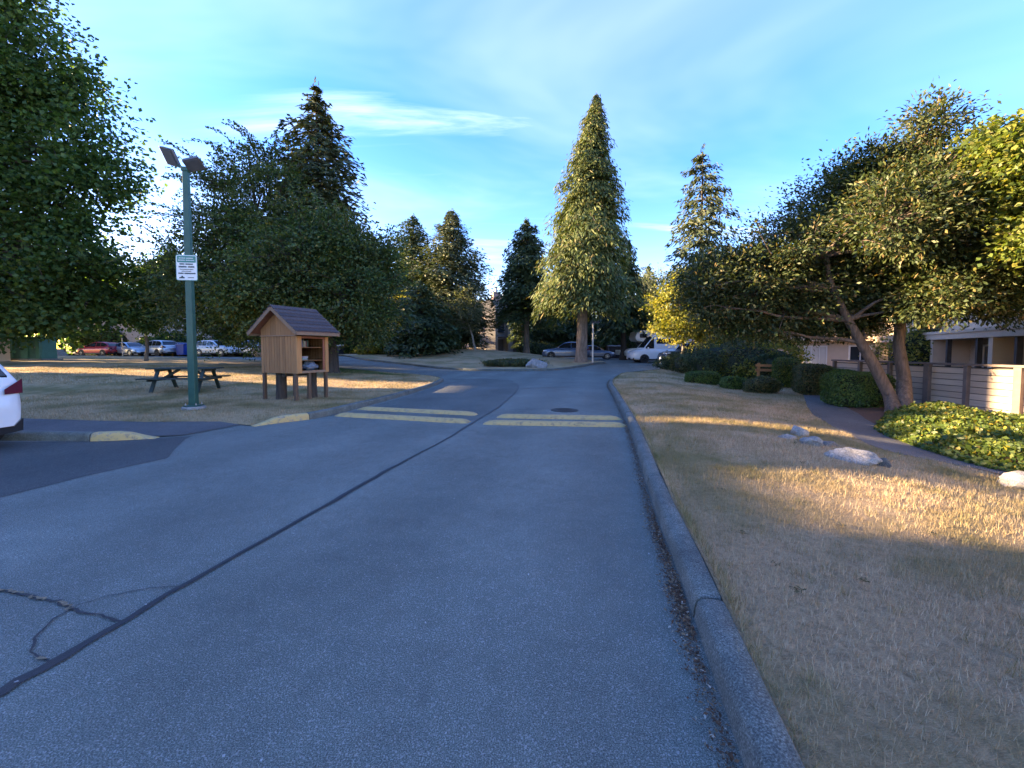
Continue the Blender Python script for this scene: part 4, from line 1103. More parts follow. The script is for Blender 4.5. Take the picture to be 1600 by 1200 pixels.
bg(p6, [(3.4, 53.5, 0.8, 0.5), (6.5, 66, 1.0, 0.1), (13, 68, 1.1, 0), (19.5, 69, 1.2, 0), (26, 58, 1.2, 0.1), (31, 50, 1.0, -0.3)], ['shady undergrowth beside the chimneyed block', 'shady undergrowth behind the giant cedar trunk', 'shady undergrowth behind the refuse skip', 'shady undergrowth left of the camper', 'shady undergrowth behind the camper', 'shady undergrowth behind the white van'])

# --- shrubs and hedges
def gp(px, py, zo=0.1):
    """ground point under a pixel (terrain followed by iteration)"""
    z = 0.0
    for _ in range(12):
        p = P(px, py, z); z = 0.5 * z + 0.5 * (g(p.x, p.y) + zo)
    return P(px, py, z)
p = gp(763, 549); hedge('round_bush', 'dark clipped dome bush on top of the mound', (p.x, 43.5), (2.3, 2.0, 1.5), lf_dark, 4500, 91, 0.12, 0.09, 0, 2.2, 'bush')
for (px, py, Y, sx, sz, sd, lab) in ((586, 556, 41, 2.6, 1.2, 92, 'sunlit yellow green shrub right of the library'), (605, 553, 41.5, 2.2, 1.7, 93, 'taller yellow green shrub against the dark conifers')):
    q = PD(px, py, Y); hedge('golden_shrub', lab, (q.x, Y), (sx, 2.0, sz), lf_yel, 3200, sd, 0.2, 0.14, 0, 2.0, 'shrub', None, 0.16)
q = gp(800, 574); hedge('juniper_shrub', 'low spreading juniper at the foot of the mound beside the white boulder', (q.x, q.y + 0.5), (3.2, 1.2, 0.5), lf_shrub, 4600, 94, 0.2, 0.07, 0, 2.2, 'shrub', None, 0.18)
# right-hand bed
def hp(px, pyb, zo=0.1): return gp(px, pyb, zo)
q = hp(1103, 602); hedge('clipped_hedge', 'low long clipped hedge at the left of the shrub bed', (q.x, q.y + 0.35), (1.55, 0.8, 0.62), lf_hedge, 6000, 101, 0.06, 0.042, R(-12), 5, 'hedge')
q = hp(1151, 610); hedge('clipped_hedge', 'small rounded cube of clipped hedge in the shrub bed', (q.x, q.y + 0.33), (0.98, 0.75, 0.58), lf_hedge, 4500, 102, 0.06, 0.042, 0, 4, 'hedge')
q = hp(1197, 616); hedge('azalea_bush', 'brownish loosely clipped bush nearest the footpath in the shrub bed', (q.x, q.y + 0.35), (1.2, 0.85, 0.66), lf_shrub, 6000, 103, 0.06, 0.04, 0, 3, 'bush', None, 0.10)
for (px, py, Y, sx, sy, sz, sd, lab) in ((1118, 590, 22.6, 2.3, 1.8, 1.85, 104, 'tall loose dark shrub behind the low long hedge'), (1162, 592, 21.8, 2.3, 1.7, 1.95, 105, 'tall olive shrub behind the small cube hedge'), (1202, 596, 20.6, 1.5, 1.4, 1.45, 106, 'dark shrub beside the little wooden fence'), (1085, 588, 25.0, 2.6, 1.8, 1.3, 107, 'low spreading shrub below the yellow tree'), (1062, 583, 27.0, 2.2, 1.6, 0.8, 108, 'low leafy shrub at the far tip of the right lawn')):
    q = PD(px, py, Y); hedge('garden_shrub', lab, (q.x, Y), (sx, sy, sz), lf_shrub if sd % 2 else lf_dark, 7500, sd, 0.10, 0.06, 0, 2.3, 'shrub', None, 0.16)
q = PD(1200, 560, 21); hedge('golden_shrub', 'sunlit feathery shrub behind the little wooden fence', (q.x, 21.5), (3.4, 2.2, 1.9), lf_yel, 6500, 109, 0.15, 0.08, 0, 2.0, 'shrub', None, 0.2)
q = PD(1160, 560, 25); hedge('golden_shrub', 'yellow green shrub under the magnolia\'s far branches', (q.x, 25), (4.0, 2.4, 2.2), lf_ivy, 6000, 110, 0.17, 0.10, 0, 2.0, 'shrub', None, 0.2)
q = PD(1258, 600, 18.5); hedge('clipped_hedge', 'tall clipped hedge with a golden top at the far end of the path', (q.x - 0.15, 19.6), (1.15, 1.7, 1.38), lf_ivy, 9000, 111, 0.07, 0.05, R(-25), 4, 'hedge')
q = PD(1225, 600, 21); hedge('clipped_hedge', 'short clipped hedge where the footpath disappears', (q.x + 0.2, 22), (1.2, 1.4, 1.2), lf_ivy, 4000, 112, 0.08, 0.055, 0, 4, 'hedge')
q = PD(1290, 610, 16.2); hedge('clipped_hedge', 'long dark clipped hedge beside the bend of the path', (q.x - 0.1, 16.7), (1.3, 1.5, 1.22), lf_shrub, 11000, 113, 0.065, 0.045, R(-20), 5, 'hedge')
q = PD(1335, 600, 15.2); hedge('clipped_hedge', 'flat topped hedge standing behind the nearest dark hedge', (q.x + 0.1, 15.6), (1.2, 0.9, 1.05), lf_hedge, 6000, 114, 0.06, 0.042, R(-10), 5, 'hedge')
q = PD(1350, 640, 12.9); hedge('clipped_hedge', 'big boxy dark green hedge left of the magnolia trunks', (q.x + 0.0, 13.2), (1.6, 1.2, 1.08), lf_hedge, 13000, 115, 0.055, 0.038, R(-8), 6, 'hedge')
q = PD(1325, 560, 22); hedge('golden_shrub', 'sunlit leafy shrub between the magnolia trunks', (q.x + 1.6, 19.6), (2.6, 2.0, 2.9), lf_yel, 7000, 116, 0.12, 0.08, 0, 2.2, 'shrub', None, 0.2)
# ground cover below the fence: countless leaves, one mass
rng = np.random.default_rng(120)
GC = PATH_R[8:24]
gc_poly = offset_line(smooth_line([tuple(P(a, b_, -0.2)[:2]) for a, b_ in ((1385, 672), (1430, 694), (1500, 716), (1610, 745))] + [(8.4, 5.2), (8.3, 3)], 4), 0.22) + [(12.2, 3), (12.6, 9.5), (12.4, 11.8), (11.0, 11.9)]
X = rng.uniform(7, 13, 60000); Y = rng.uniform(3, 12.2, 60000)
k = inpoly(X, Y, gc_poly); X = X[k]; Y = Y[k]; ed = edge_dist(X, Y, gc_poly)
hh = 0.30 * sst(0, 0.55, ed) * (0.8 + 0.25 * np.sin(X * 3.1) * np.sin(Y * 2.7) + 0.12 * np.sin(X * 7 + Y * 5)) + 0.04
Z = lawnh(X, Y) + hh * (1 - np.abs(rng.normal(size=len(X))) * 0.18) + np.maximum(0, rng.normal(size=len(X))) * 0.03
n_ = len(X)
o = link(leaf_mesh('ground_cover', np.stack([X, Y, Z], 1), rng.normal(size=(n_, 3)), rng.normal(size=(n_, 3)) * 0.6 + np.array([-0.3, -0.3, 0.8]), 0.085 * rng.uniform(0.6, 1.4, n_), 0.055 * rng.uniform(0.6, 1.4, n_)), 'ground_cover', lf_ivy)
tag(o, 'mass of yellow green ground cover below the slatted fence', 'ground cover', kind='stuff')
bed = sheet('planting_bed', offset_line(PATH_R, 0.0)[6:] + [(14, -6), (20, 12), (18, 24), (13.4, 18.6)], M['mulch'], lambda x, y: lawnh(x, y) + 0.008 + 0.03 * sst(0, 1, edge_dist(x, y, PATH_R)), 0.5); tag(bed, kind='structure')

# ------------------------------------------------------------------ street things
M['green_paint'] = plain('green_paint', (0.022, 0.082, 0.062), 0.45, 0.15, 8)
M['green_dark'] = plain('dark_green_paint', (0.012, 0.024, 0.018), 0.6, 0.25, 9)
M['cab_green'] = plain('cabinet_green', (0.07, 0.19, 0.15), 0.55, 0.15, 3)
M['wood'] = wood('cedar_boards', (0.30, 0.145, 0.055), (28, 28, 1.6), 0.22)
M['wood_fresh'] = wood('cedar_frame', (0.37, 0.185, 0.068), (28, 28, 1.6), 0.2)
M['wood_grey'] = wood('fascia_wood', (0.24, 0.15, 0.09), (4, 4, 20), 0.2)
M['wood_leg'] = wood('weathered_legs', (0.10, 0.06, 0.035), (28, 28, 1.6), 0.25)
M['wood_in'] = wood('red_brown_inside', (0.22, 0.085, 0.05), (20, 20, 3), 0.2)
M['shingle'] = plain('brown_shingles', (0.085, 0.065, 0.066), 0.92, 0.35, 30, bmp=0.6)
M['shingle2'] = plain('brown_shingles_dark', (0.062, 0.048, 0.05), 0.92, 0.4, 30, bmp=0.6)
M['conc'] = concrete('concrete_base', (0.26, 0.25, 0.23))
M['steel'] = plain('galvanised_steel', (0.42, 0.42, 0.41), 0.45, 0.12, 6, metal=0.6)
M['sign_white'] = plain('sign_white', (0.72, 0.73, 0.72), 0.4, 0.05, 4)
M['sign_green'] = plain('sign_green', (0.04, 0.20, 0.17), 0.4, 0.08, 4)
M['ink'] = plain('sign_ink', (0.03, 0.05, 0.055), 0.5, 0.1, 4)
M['granite'] = None
def granite(name, c):
    m, nt, bs = nodes_of(name)
    co = objco(nt)
    n1 = noise(nt, co, 60, 4, 0.7); n2 = noise(nt, co, 7, 6, 0.7, 0.6)
    k = ramp(nt, n1, [(0.32, [x * 0.45 for x in c]), (0.52, c), (0.8, [min(1, x * 1.4) for x in c])])
    k = mixc(nt, 0.8, k, ramp(nt, n2, [(0.3, 0.5), (0.62, 1.15)]), 'MULTIPLY')
    nt.links.new(k, bs.inputs['Base Color']); bs.inputs['Roughness'].default_value = 0.85
    bump(nt, bs, n2, 0.7, 0.05)
    return m
M['granite'] = granite('pale_granite', (0.30, 0.275, 0.245))

# lamp post
lp = P(303, 638, 0.16)
lz = float(lawnh(lp.x, lp.y)) - 0.02
lt = thing('lamp_post', 'tall green square lamp post with two floodlight heads and a parking sign', 'lamp post', (lp.x, lp.y, lz), R(8))
b = MB(); b.lathe([(0.24, -0.15), (0.245, 0.06), (0.225, 0.085), (0.10, 0.09)], 24); b.build('footing', M['conc'], lt, 40)
b = MB(); b.box((0, 0, 0.105), (0.30, 0.30, 0.03)); b.build('base_plate', M['green_paint'], lt, bevel=0.006)
for sx in (-1, 1):
    for sy in (-1, 1):
        b = MB(); b.M = Matrix.Translation((sx * 0.115, sy * 0.115, 0.12)); b.lathe([(0.018, 0), (0.018, 0.025), (0.009, 0.03), (0.009, 0.055)], 6); b.build('anchor_bolt', M['steel'], lt)
b = MB()
H_ = 5.72
b.add([(sx * w, sy * w, z) for z, w in ((0.12, 0.078), (H_, 0.058)) for sx, sy in ((-1, -1), (1, -1), (1, 1), (-1, 1))], [(3, 2, 1, 0), (4, 5, 6, 7), (0, 1, 5, 4), (1, 2, 6, 5), (2, 3, 7, 6), (3, 0, 4, 7)])
b.build('post', M['green_paint'], lt, bevel=0.012)
b = MB(); b.box((0, 0, H_ + 0.04), (0.15, 0.15, 0.10)); b.build('post_cap', M['green_paint'], lt, bevel=0.01)
M['lamp_grey'] = plain('lamp_housing', (0.10, 0.10, 0.11), 0.5, 0.1, 5)
for (sgn, ext, hd, tilt, yaw) in ((-1, 0.17, (0.34, 0.42, 0.09), 16, -14), (1, 0.12, (0.36, 0.36, 0.09), -22, 12)):
    arm = MB(); arm.tube([(sgn * 0.05, 0, H_ + 0.02), (sgn * 0.09, 0, H_ + 0.08), (sgn * ext, -0.03, H_ + 0.13)], 0.032, 8); ar = arm.build('arm', M['green_paint'], lt, 40)
    hb = MB(); hb.M = Matrix.Translation((sgn * (ext + 0.10), -0.08, H_ + (0.30 if sgn < 0 else 0.16))) @ Matrix.Rotation(R(yaw), 4, 'Z') @ Matrix.Rotation(R(tilt), 4, 'Y') @ Matrix.Rotation(R(-46 if sgn < 0 else -24), 4, 'X')
    hb.box((0, 0, 0), hd, taper=0.86); hd_o = hb.build('lamp_head', M['lamp_grey'], lt, bevel=0.012)
    lb = MB(); lb.M = hb.M; lb.box((0, 0, -hd[2] / 2 - 0.006), (hd[0] - 0.08, hd[1] - 0.08, 0.012)); lb.build('lens', plain('lamp_lens', (0.10, 0.11, 0.13), 0.2, 0.1, 8), hd_o)
    fb = MB(); fb.M = hb.M
    for k in range(5): fb.box((-hd[0] * 0.3 + k * hd[0] * 0.15, 0, hd[2] / 2 + 0.012), (0.014, hd[1] * 0.6, 0.024))
    fb.build('cooling_fins', M['lamp_grey'], hd_o)
# sign on the post: white board, green head, lines of small print and a tow truck mark (print too blurred to read)
sgz = 3.12
sb = MB(); n = 6; w2, h2, r_ = 0.235, 0.305, 0.045
def rrect(w, h, r, n=6):
    pts = []
    for cx_, cy_, a0 in ((w - r, h - r, 0), (-w + r, h - r, 90), (-w + r, -h + r, 180), (w - r, -h + r, 270)):
        for k in range(n + 1):
            t = R(a0 + 90 * k / n); pts.append((cx_ + r * math.cos(t), cy_ + r * math.sin(t)))
    return pts
zc = sgz + h2
sy_ = -0.088
sg = MB().prism(rrect(w2, h2, r_), sy_, sy_ - 0.004, lambda u, v, w: (u, w, v + zc)).build('sign', M['sign_green'], lt)
MB().prism(rrect(w2 - 0.012, h2 - 0.012, r_ * 0.8), sy_ - 0.0045, sy_ - 0.0062, lambda u, v, w: (u, w, v + zc)).build('sign_face', M['sign_white'], sg)
MB().prism(rrect(w2 - 0.03, 0.078, 0.02), sy_ - 0.0065, sy_ - 0.008, lambda u, v, w: (u, w, v + zc + 0.2)).build('sign_header', M['sign_green'], sg)
def words(zr, spans, hgt, mat, name):
    m = MB(); rr = random.Random(int(zr * 1000))
    for x0, x1 in spans:
        x = x0
        while x < x1 - 0.004:
            lw = rr.uniform(0.008, 0.015)
            e = min(x + lw, x1)
            m.box(((x + e) / 2, sy_ - 0.0095, zc + zr + rr.uniform(-0.001, 0.001)), (e - x, 0.002, hgt * rr.uniform(0.75, 1.0)))
            x = e + 0.0035
    o_ = m.build(name, mat, sg); tag(o_, kind='stuff'); return o_
words(0.225, [(-0.16, -0.02), (0.0, 0.15)], 0.022, M['sign_white'], 'header_print')
words(0.175, [(-0.18, -0.03), (-0.01, 0.17)], 0.022, M['sign_white'], 'header_print')
words(0.085, [(-0.15, -0.04), (-0.02, 0.14)], 0.036, M['ink'], 'print_line')
words(0.020, [(-0.17, 0.0), (0.03, 0.17)], 0.040, M['ink'], 'print_line')
words(-0.040, [(-0.15, 0.15)], 0.018, M['ink'], 'print_line')
words(-0.085, [(-0.11, 0.10)], 0.018, M['ink'], 'print_line')
words(-0.135, [(-0.18, -0.07), (-0.05, 0.19)], 0.036, M['ink'], 'print_line')
words(-0.235, [(0.02, 0.16)], 0.018, M['ink'], 'print_line')
tt_ = MB(); tt_.prism([(-0.17, -0.255), (-0.05, -0.255), (-0.05, -0.225), (-0.075, -0.22), (-0.09, -0.195), (-0.115, -0.195), (-0.12, -0.218), (-0.165, -0.232)], sy_ - 0.0085, sy_ - 0.0105, lambda u, v, w: (u, w, v + zc)); tt_.build('tow_truck_mark', M['ink'], sg)

# picnic table
q = gp(292, 611); pz = float(lawnh(q.x, q.y)) - 0.01
pt = thing('picnic_table', 'dark green wooden picnic table on the dry lawn beside the lamp post', 'picnic table', (q.x, q.y, pz), R(10))
for k in range(5):
    MB().box((0, -0.30 + k * 0.15, 0.745), (1.95, 0.138, 0.04)).build('tabletop_plank', M['green_dark'], pt, bevel=0.004)
for s_ in (-1, 1):
    for k in range(2):
        MB().box((0, s_ * (0.60 + k * 0.14), 0.44), (1.95, 0.13, 0.04)).build('seat_plank', M['green_dark'], pt, bevel=0.004)
    x = s_ * 0.66
    for t_ in (-1, 1):
        MB().bar((x, t_ * 0.66, 0.0), (x, t_ * 0.26, 0.725), 0.045, 0.10, (1, 0, 0)).build('leg', M['green_dark'], pt)
    MB().box((x + 0.045 * s_, 0, 0.40), (0.04, 1.46, 0.09)).build('seat_bearer', M['green_dark'], pt)
    MB().box((x + 0.045 * s_, 0, 0.69), (0.04, 0.70, 0.07)).build('top_bearer', M['green_dark'], pt)
    MB().bar((x, 0, 0.42), (s_ * 0.18, 0, 0.72), 0.04, 0.08).build('brace', M['green_dark'], pt)

# little free library
al = R(22)
fd = Vector((math.sin(al), math.cos(al), 0)); gd = Vector((-math.cos(al), math.sin(al), 0))
Nc = Vector((-6.05, 11.5, 0)); A_, B_ = 1.42, 1.12
cl_ = Nc + fd * (B_ / 2) + gd * (A_ / 2)
bz = float(lawnh(cl_.x, cl_.y)) - 0.01
lib = thing('little_library', 'cedar book exchange cabinet on legs with a brown shingled gable roof', 'book exchange', (cl_.x, cl_.y, bz), math.atan2(fd.y, fd.x))
z0 = 0.92 - bz; z1 = 1.98 - bz; zr = 2.83 - bz; ze = 2.10 - bz
nb = 13
for k in range(nb):                                   # gable end boards (face the camera's left)
    y = -A_ / 2 + A_ * (k + 0.5) / nb
    MB().box((-B_ / 2 + 0.011 + 0.002 * (k % 2), y, (z0 + z1) / 2), (0.022, A_ / nb - 0.010, z1 - z0)).build('wall_board', M['wood'], lib, bevel=0.003)
    MB().box((B_ / 2 - 0.011, y, (z0 + z1) / 2), (0.022, A_ / nb - 0.005, z1 - z0)).build('wall_board', M['wood'], lib)
for k in range(10):                                   # back boards
    x = -B_ / 2 + 0.03 + (B_ - 0.06) * (k + 0.5) / 10
    MB().box((x, A_ / 2 - 0.012, (z0 + z1) / 2), ((B_ - 0.06) / 10 - 0.003, 0.022, z1 - z0)).build('wall_board', M['wood_in'], lib)
MB().box((-B_ / 2 + 0.028, 0, (z0 + z1) / 2), (0.008, A_ - 0.03, z1 - z0 - 0.02)).build('lining', M['dark_trim'], lib)
MB().box((-B_ / 2 - 0.006, 0, z1 + 0.012), (0.04, A_ + 0.01, 0.03)).build('gable_rail', M['wood_grey'], lib)
for s_ in (-1, 1):                                    # gable triangles of boards
    for k in range(7):
        y = -A_ / 2 + A_ * (k + 0.5) / 7
        t0 = z1 + 0.028
        h0 = (zr - 0.07) - abs(y - A_ / 14) * (zr - ze) / (A_ / 2 + 0.25) - 0.06; h1 = (zr - 0.07) - abs(y + A_ / 14) * (zr - ze) / (A_ / 2 + 0.25) - 0.06
        ya = y - A_ / 14 + 0.002; yb = y + A_ / 14 - 0.002
        if k == 3: poly = [(ya, t0), (yb, t0), (yb, h1), (y, zr - 0.09), (ya, h0)]
        else: poly = [(ya, t0), (yb, t0), (yb, max(t0 + 0.005, (zr - 0.07) - abs(yb) * (zr - ze) / (A_ / 2 + 0.25) - 0.03)), (ya, max(t0 + 0.005, (zr - 0.07) - abs(ya) * (zr - ze) / (A_ / 2 + 0.25) - 0.03))]
        xa = s_ * (B_ / 2 - 0.016)
        MB().prism(poly, xa - 0.01, xa + 0.01, lambda u, v, w: (w, u, v)).build('gable_board', M['wood'], lib)
MB().box((0, 0, z0 + 0.015), (B_ - 0.046, A_ - 0.046, 0.03)).build('floor_board', M['wood_grey'], lib)
MB().box((0, 0, z1 - 0.012), (B_ - 0.046, A_ - 0.046, 0.02)).build('ceiling_board', M['wood_in'], lib)
sh = [z0 + 0.36, z0 + 0.74]
for z in sh: MB().box((0, 0.03, z), (B_ - 0.05, A_ - 0.14, 0.025)).build('shelf', M['wood'], lib)
for x, w in ((-B_ / 2 + 0.08, 0.16), (B_ / 2 - 0.06, 0.12)):
    MB().box((x, -A_ / 2 - 0.008, (z0 + z1) / 2), (w, 0.03, z1 - z0)).build('front_stile', M['wood_fresh'], lib, bevel=0.004)
MB().box((0.02, -A_ / 2 - 0.006, z0 + 0.035), (B_ - 0.29, 0.028, 0.07)).build('front_sill', M['wood_grey'], lib)
MB().box((0.02, -A_ / 2 - 0.006, z1 - 0.03), (B_ - 0.29, 0.028, 0.06)).build('front_head', M['wood_in'], lib)
MB().box((B_ / 2 - 0.15, -A_ / 2 + 0.02, (z0 + z1) / 2), (0.07, 0.03, z1 - z0 - 0.14)).build('door_stile', M['wood_in'], lib)
gm, gnt, gbs = nodes_of('cabinet_glass')
gbs.inputs['Transmission Weight'].default_value = 1.0; gbs.inputs['Roughness'].default_value = 0.02; gbs.inputs['IOR'].default_value = 1.05
gn_ = noise(gnt, objco(gnt), 3.0); gnt.links.new(ramp(gnt, gn_, [(0.3, (0.80, 0.83, 0.85)), (0.7, (0.92, 0.94, 0.95))]), gbs.inputs['Base Color'])
MB().box((-0.02, -A_ / 2 + 0.012, (z0 + z1) / 2), (B_ - 0.40, 0.006, z1 - z0 - 0.15)).build('glass_door', gm, lib)
# roof: two decks, fascia, courses of shingle tabs
run = A_ / 2 + 0.25; xo = B_ / 2 + 0.2; sl = math.atan2(zr - ze, run); Ls = math.hypot(run, zr - ze)
rf = MB()
for s_ in (-1, 1):
    V = [(-xo, 0, zr - 0.035), (xo, 0, zr - 0.035), (xo, s_ * run, ze - 0.035), (-xo, s_ * run, ze - 0.035)]
    V2 = [(x, y, z + 0.028) for x, y, z in V]
    rf.add(V + V2, [(3, 2, 1, 0), (4, 5, 6, 7), (0, 1, 5, 4), (1, 2, 6, 5), (2, 3, 7, 6), (3, 0, 4, 7)])
roof = rf.build('roof', M['wood_in'], lib)
for s_ in (-1, 1):
    for e_ in (-1, 1):
        MB().bar((e_ * (xo + 0.012), s_ * 0.01, zr - 0.06), (e_ * (xo + 0.012), s_ * (run + 0.01), ze - 0.06), 0.022, 0.11, (0, 0, 1)).build('barge_board', M['wood_grey'], roof)
    MB().box((0, s_ * (run + 0.012), ze - 0.055), (2 * xo + 0.02, 0.022, 0.09)).build('fascia_board', M['wood_grey'], roof)
    nc_ = 7
    for c in range(nc_):
        m = MB(); rr = random.Random(c * 3 + s_)
        t0 = 1 - c / nc_; t1 = 1 - (c + 1.12) / nc_
        t1 = max(t1, 0.0)
        w = (2 * xo + 0.06) / 9
        x = -xo - 0.03 - (w / 2 if c % 2 else 0)
        while x < xo + 0.02:
            xa = max(x + 0.004, -xo - 0.03); xb = min(x + w - 0.004, xo + 0.03); x += w
            if xb - xa < 0.02: continue
            dz = rr.uniform(0.0, 0.006); t0j = min(1.02, t0 + rr.uniform(0.0, 0.012))
            def rp(xx, t, up): return (xx, s_ * run * t, zr + (ze - zr) * t + up)
            V = [rp(xa, t0j, 0.0 + dz), rp(xb, t0j, 0.0 + dz), rp(xb, t1, 0.004), rp(xa, t1, 0.004), rp(xa, t0j, 0.036 + dz), rp(xb, t0j, 0.036 + dz), rp(xb, t1, 0.008), rp(xa, t1, 0.008)]
            m.add(V, [(3, 2, 1, 0), (4, 5, 6, 7), (0, 1, 5, 4), (1, 2, 6, 5), (2, 3, 7, 6), (3, 0, 4, 7)])
        tag(m.build('shingle_course', M['shingle'] if c % 2 else M['shingle2'], roof), kind='stuff')
m = MB()
for s_ in (-1, 1):
    m.bar((-xo - 0.03, s_ * 0.05, zr - 0.012), (xo + 0.03, s_ * 0.05, zr - 0.012), 0.012, 0.12, (0, s_ * -0.7, 0.8)) if False else m.add([(-xo - .03, 0, zr + .034), (xo + .03, 0, zr + .034), (xo + .03, s_ * .10, zr - .045), (-xo - .03, s_ * .10, zr - .045), (-xo - .03, 0, zr + .018), (xo + .03, 0, zr + .018), (xo + .03, s_ * .10, zr - .06), (-xo - .03, s_ * .10, zr - .06)], [(0, 1, 2, 3), (7, 6, 5, 4), (0, 1, 5, 4), (1, 2, 6, 5), (2, 3, 7, 6), (3, 0, 4, 7)])
m.build('ridge_cap', M['shingle'], roof)
for (x, y) in ((-B_ / 2 + 0.05, -A_ / 2 + 0.10), (-B_ / 2 + 0.05, A_ / 2 - 0.06), (B_ / 2 - 0.05, -A_ / 2 + 0.06), (B_ / 2 - 0.05, A_ / 2 - 0.06), (-0.1, -A_ / 2 + 0.06), (0.15, A_ / 2 - 0.06)):
    MB().box((x, y, (z0 - 0.1) / 2), (0.085, 0.085, z0 + 0.1)).build('leg', M['wood_leg'], lib, bevel=0.004)
for (x, y) in ((-0.30, 0.25), (0.30, -0.32)):
    m = MB(); m.M = Matrix.Translation((x, y, 0)); m.lathe([(0.17, -0.1), (0.15, 0.06), (0.135, 0.35), (0.135, z0 - 0.001)], 14); m.build('stump_pillar', bk_dark, lib, 60)
MB().box((0, 0, z0 - 0.06), (B_ - 0.3, 0.14, 0.10)).build('floor_joist', M['dark_trim'], lib)
# things on the shelves
Mlib = Matrix.Translation(lib.location) @ Matrix.Rotation(lib.rotation_euler.z, 4, 'Z')
def on_shelf(name, label, cat, lx_, ly_, lz_, builder, group=None):
    w = Mlib @ Vector((lx_, ly_, lz_)); t = thing(name, label, cat, w, lib.rotation_euler.z, group); builder(t); return t
rr = random.Random(7)
def papers(t):
    for k in range(7):
        MB().box((rr.uniform(-.02, .02), rr.uniform(-.02, .02), 0.008 + k * 0.016), (0.24, 0.19, 0.014), rz=rr.uniform(-.3, .3)).build('magazine', plain('magazine_%d' % k, (rr.uniform(.3, .7), rr.uniform(.3, .65), rr.uniform(.3, .6)), 0.5, 0.1), t)
on_shelf('magazine_pile', 'untidy pile of pale magazines on the middle shelf of the cabinet', 'magazines', -0.15, -0.45, sh[0] + 0.0126, papers)
def bag(t):
    bm = bmesh.new(); bmesh.ops.create_icosphere(bm, subdivisions=4, radius=1.0)
    r2 = np.random.default_rng(9); ph = r2.uniform(0, 6, 9)
    for v in bm.verts:
        c = v.co.copy(); k = 1 + 0.10 * math.sin(c.x * 6 + ph[0]) * math.sin(c.z * 5 + ph[1]) + 0.08 * math.sin(c.y * 9 + c.z * 7 + ph[2]) + 0.05 * math.sin(c.x * 15 + c.z * 13 + ph[3])
        v.co = Vector((c.x * 0.27 * k, c.y * 0.20 * k, 0.125 + c.z * 0.125 * k + (0.05 if c.z > 0.7 else 0)))
        if v.co.z < 0.0: v.co.z = 0.0
    me = bpy.data.meshes.new('bag_body'); bm.to_mesh(me); bm.free(); me.polygons.foreach_set('use_smooth', [True] * len(me.polygons))
    link(me, 'bag_body', plain('grey_plastic', (0.20, 0.22, 0.27), 0.35, 0.25, 10), t)
    m = MB(); m.tube([(-.06, 0, .24), (-.08, .0, .30), (0, 0, .33), (.07, 0, .30), (.05, 0, .24)], 0.014, 6); m.build('handle', plain('grey_plastic_handle', (0.24, 0.26, 0.30), 0.4), t, 40)
on_shelf('plastic_bag', 'grey plastic bag slumped on the bottom shelf of the cabinet', 'bag', 0.12, -0.42, z0 + 0.031, bag)
cols = [(.45, .10, .07), (.50, .42, .25), (.12, .16, .25), (.35, .30, .22), (.55, .5, .4), (.20, .07, .06), (.1, .2, .14)]
for i in range(7):
    def bk(t, i=i):
        h = 0.17 + 0.02 * ((i * 5) % 4); w = 0.028 + 0.006 * (i % 3)
        MB().box((0, 0, h / 2), (w - 0.006, 0.126, h - 0.008)).build('pages', plain('pages_%d' % i, (.6, .55, .45), .9), t)
        cv = MB(); cv.box((-w / 2 + .0015, 0, h / 2), (.003, .132, h)); cv.box((w / 2 - .0015, 0, h / 2), (.003, .132, h)); cv.box((0, -.0665, h / 2), (w, .003, h)); cv.build('cover', plain('cover_%d' % i, cols[i], .5, .1), t)
    on_shelf('book', ['dark red', 'mustard', 'navy', 'brown', 'cream', 'maroon', 'green'][i] + ' book standing on the top shelf of the cabinet', 'book', -0.30 + i * 0.048, -0.46, sh[1] + 0.0127, bk, 'books on the top shelf')

# speed bumps: four bars of cast sections, worn yellow
def speed_bump(a, b_, label, sd):
    a = Vector((a[0], a[1], 0)); b_ = Vector((b_[0], b_[1], 0)); d = (b_ - a).normalized(); nrm = Vector((-d.y, d.x, 0)); L0 = (b_ - a).length
    rr = random.Random(sd); m = MB(); n = 26; V = []; Fc = []
    prof = [(-0.17, -0.01), (-0.155, 0.03), (-0.11, 0.062), (-0.05, 0.074), (0.05, 0.074), (0.11, 0.062), (0.155, 0.03), (0.17, -0.01)]
    for i in range(n + 1):
        t = i / n; e = min(t, 1 - t) * L0
        k = min(1.0, 0.12 + (max(0, min(1, e / 0.22))) ** 0.6); kw = 0.72 + 0.28 * min(1, e / 0.15)
        wob = rr.uniform(-0.006, 0.006)
        for u, h in prof:
            p = a + d * (L0 * t) + nrm * (u * kw + wob)
            V.append((p.x, p.y, g(p.x, p.y) + (h * k + rr.uniform(-.002, .002) if h > 0 else -0.01)))
    w = len(prof)
    for i in range(n):
        for j in range(w - 1): Fc.append((i * w + j, i * w + j + 1, (i + 1) * w + j + 1, (i + 1) * w + j))
    Fc += [tuple(range(w)), tuple(range(n * w, (n + 1) * w))]
    m.add(V, Fc)
    o_ = m.build('speed_bump', M['bump_yellow'], None, 40); tag(o_, label, 'speed bump', 'speed bumps across the road')
speed_bump(P(527, 647, 0.03), P(733, 658, 0.03), 'worn yellow speed bump nearest the library, front row left', 1)
speed_bump(P(562, 637.5, 0.03), P(745, 646.5, 0.03), 'worn yellow speed bump in the back row on the left', 2)
speed_bump(P(756, 659.5, 0.03), P(979, 663.5, 0.03), 'worn yellow speed bump in the front row beside the right kerb', 3)
speed_bump(P(777, 649.5, 0.03), P(971, 653, 0.03), 'worn yellow speed bump in the back row just before the manhole', 4)

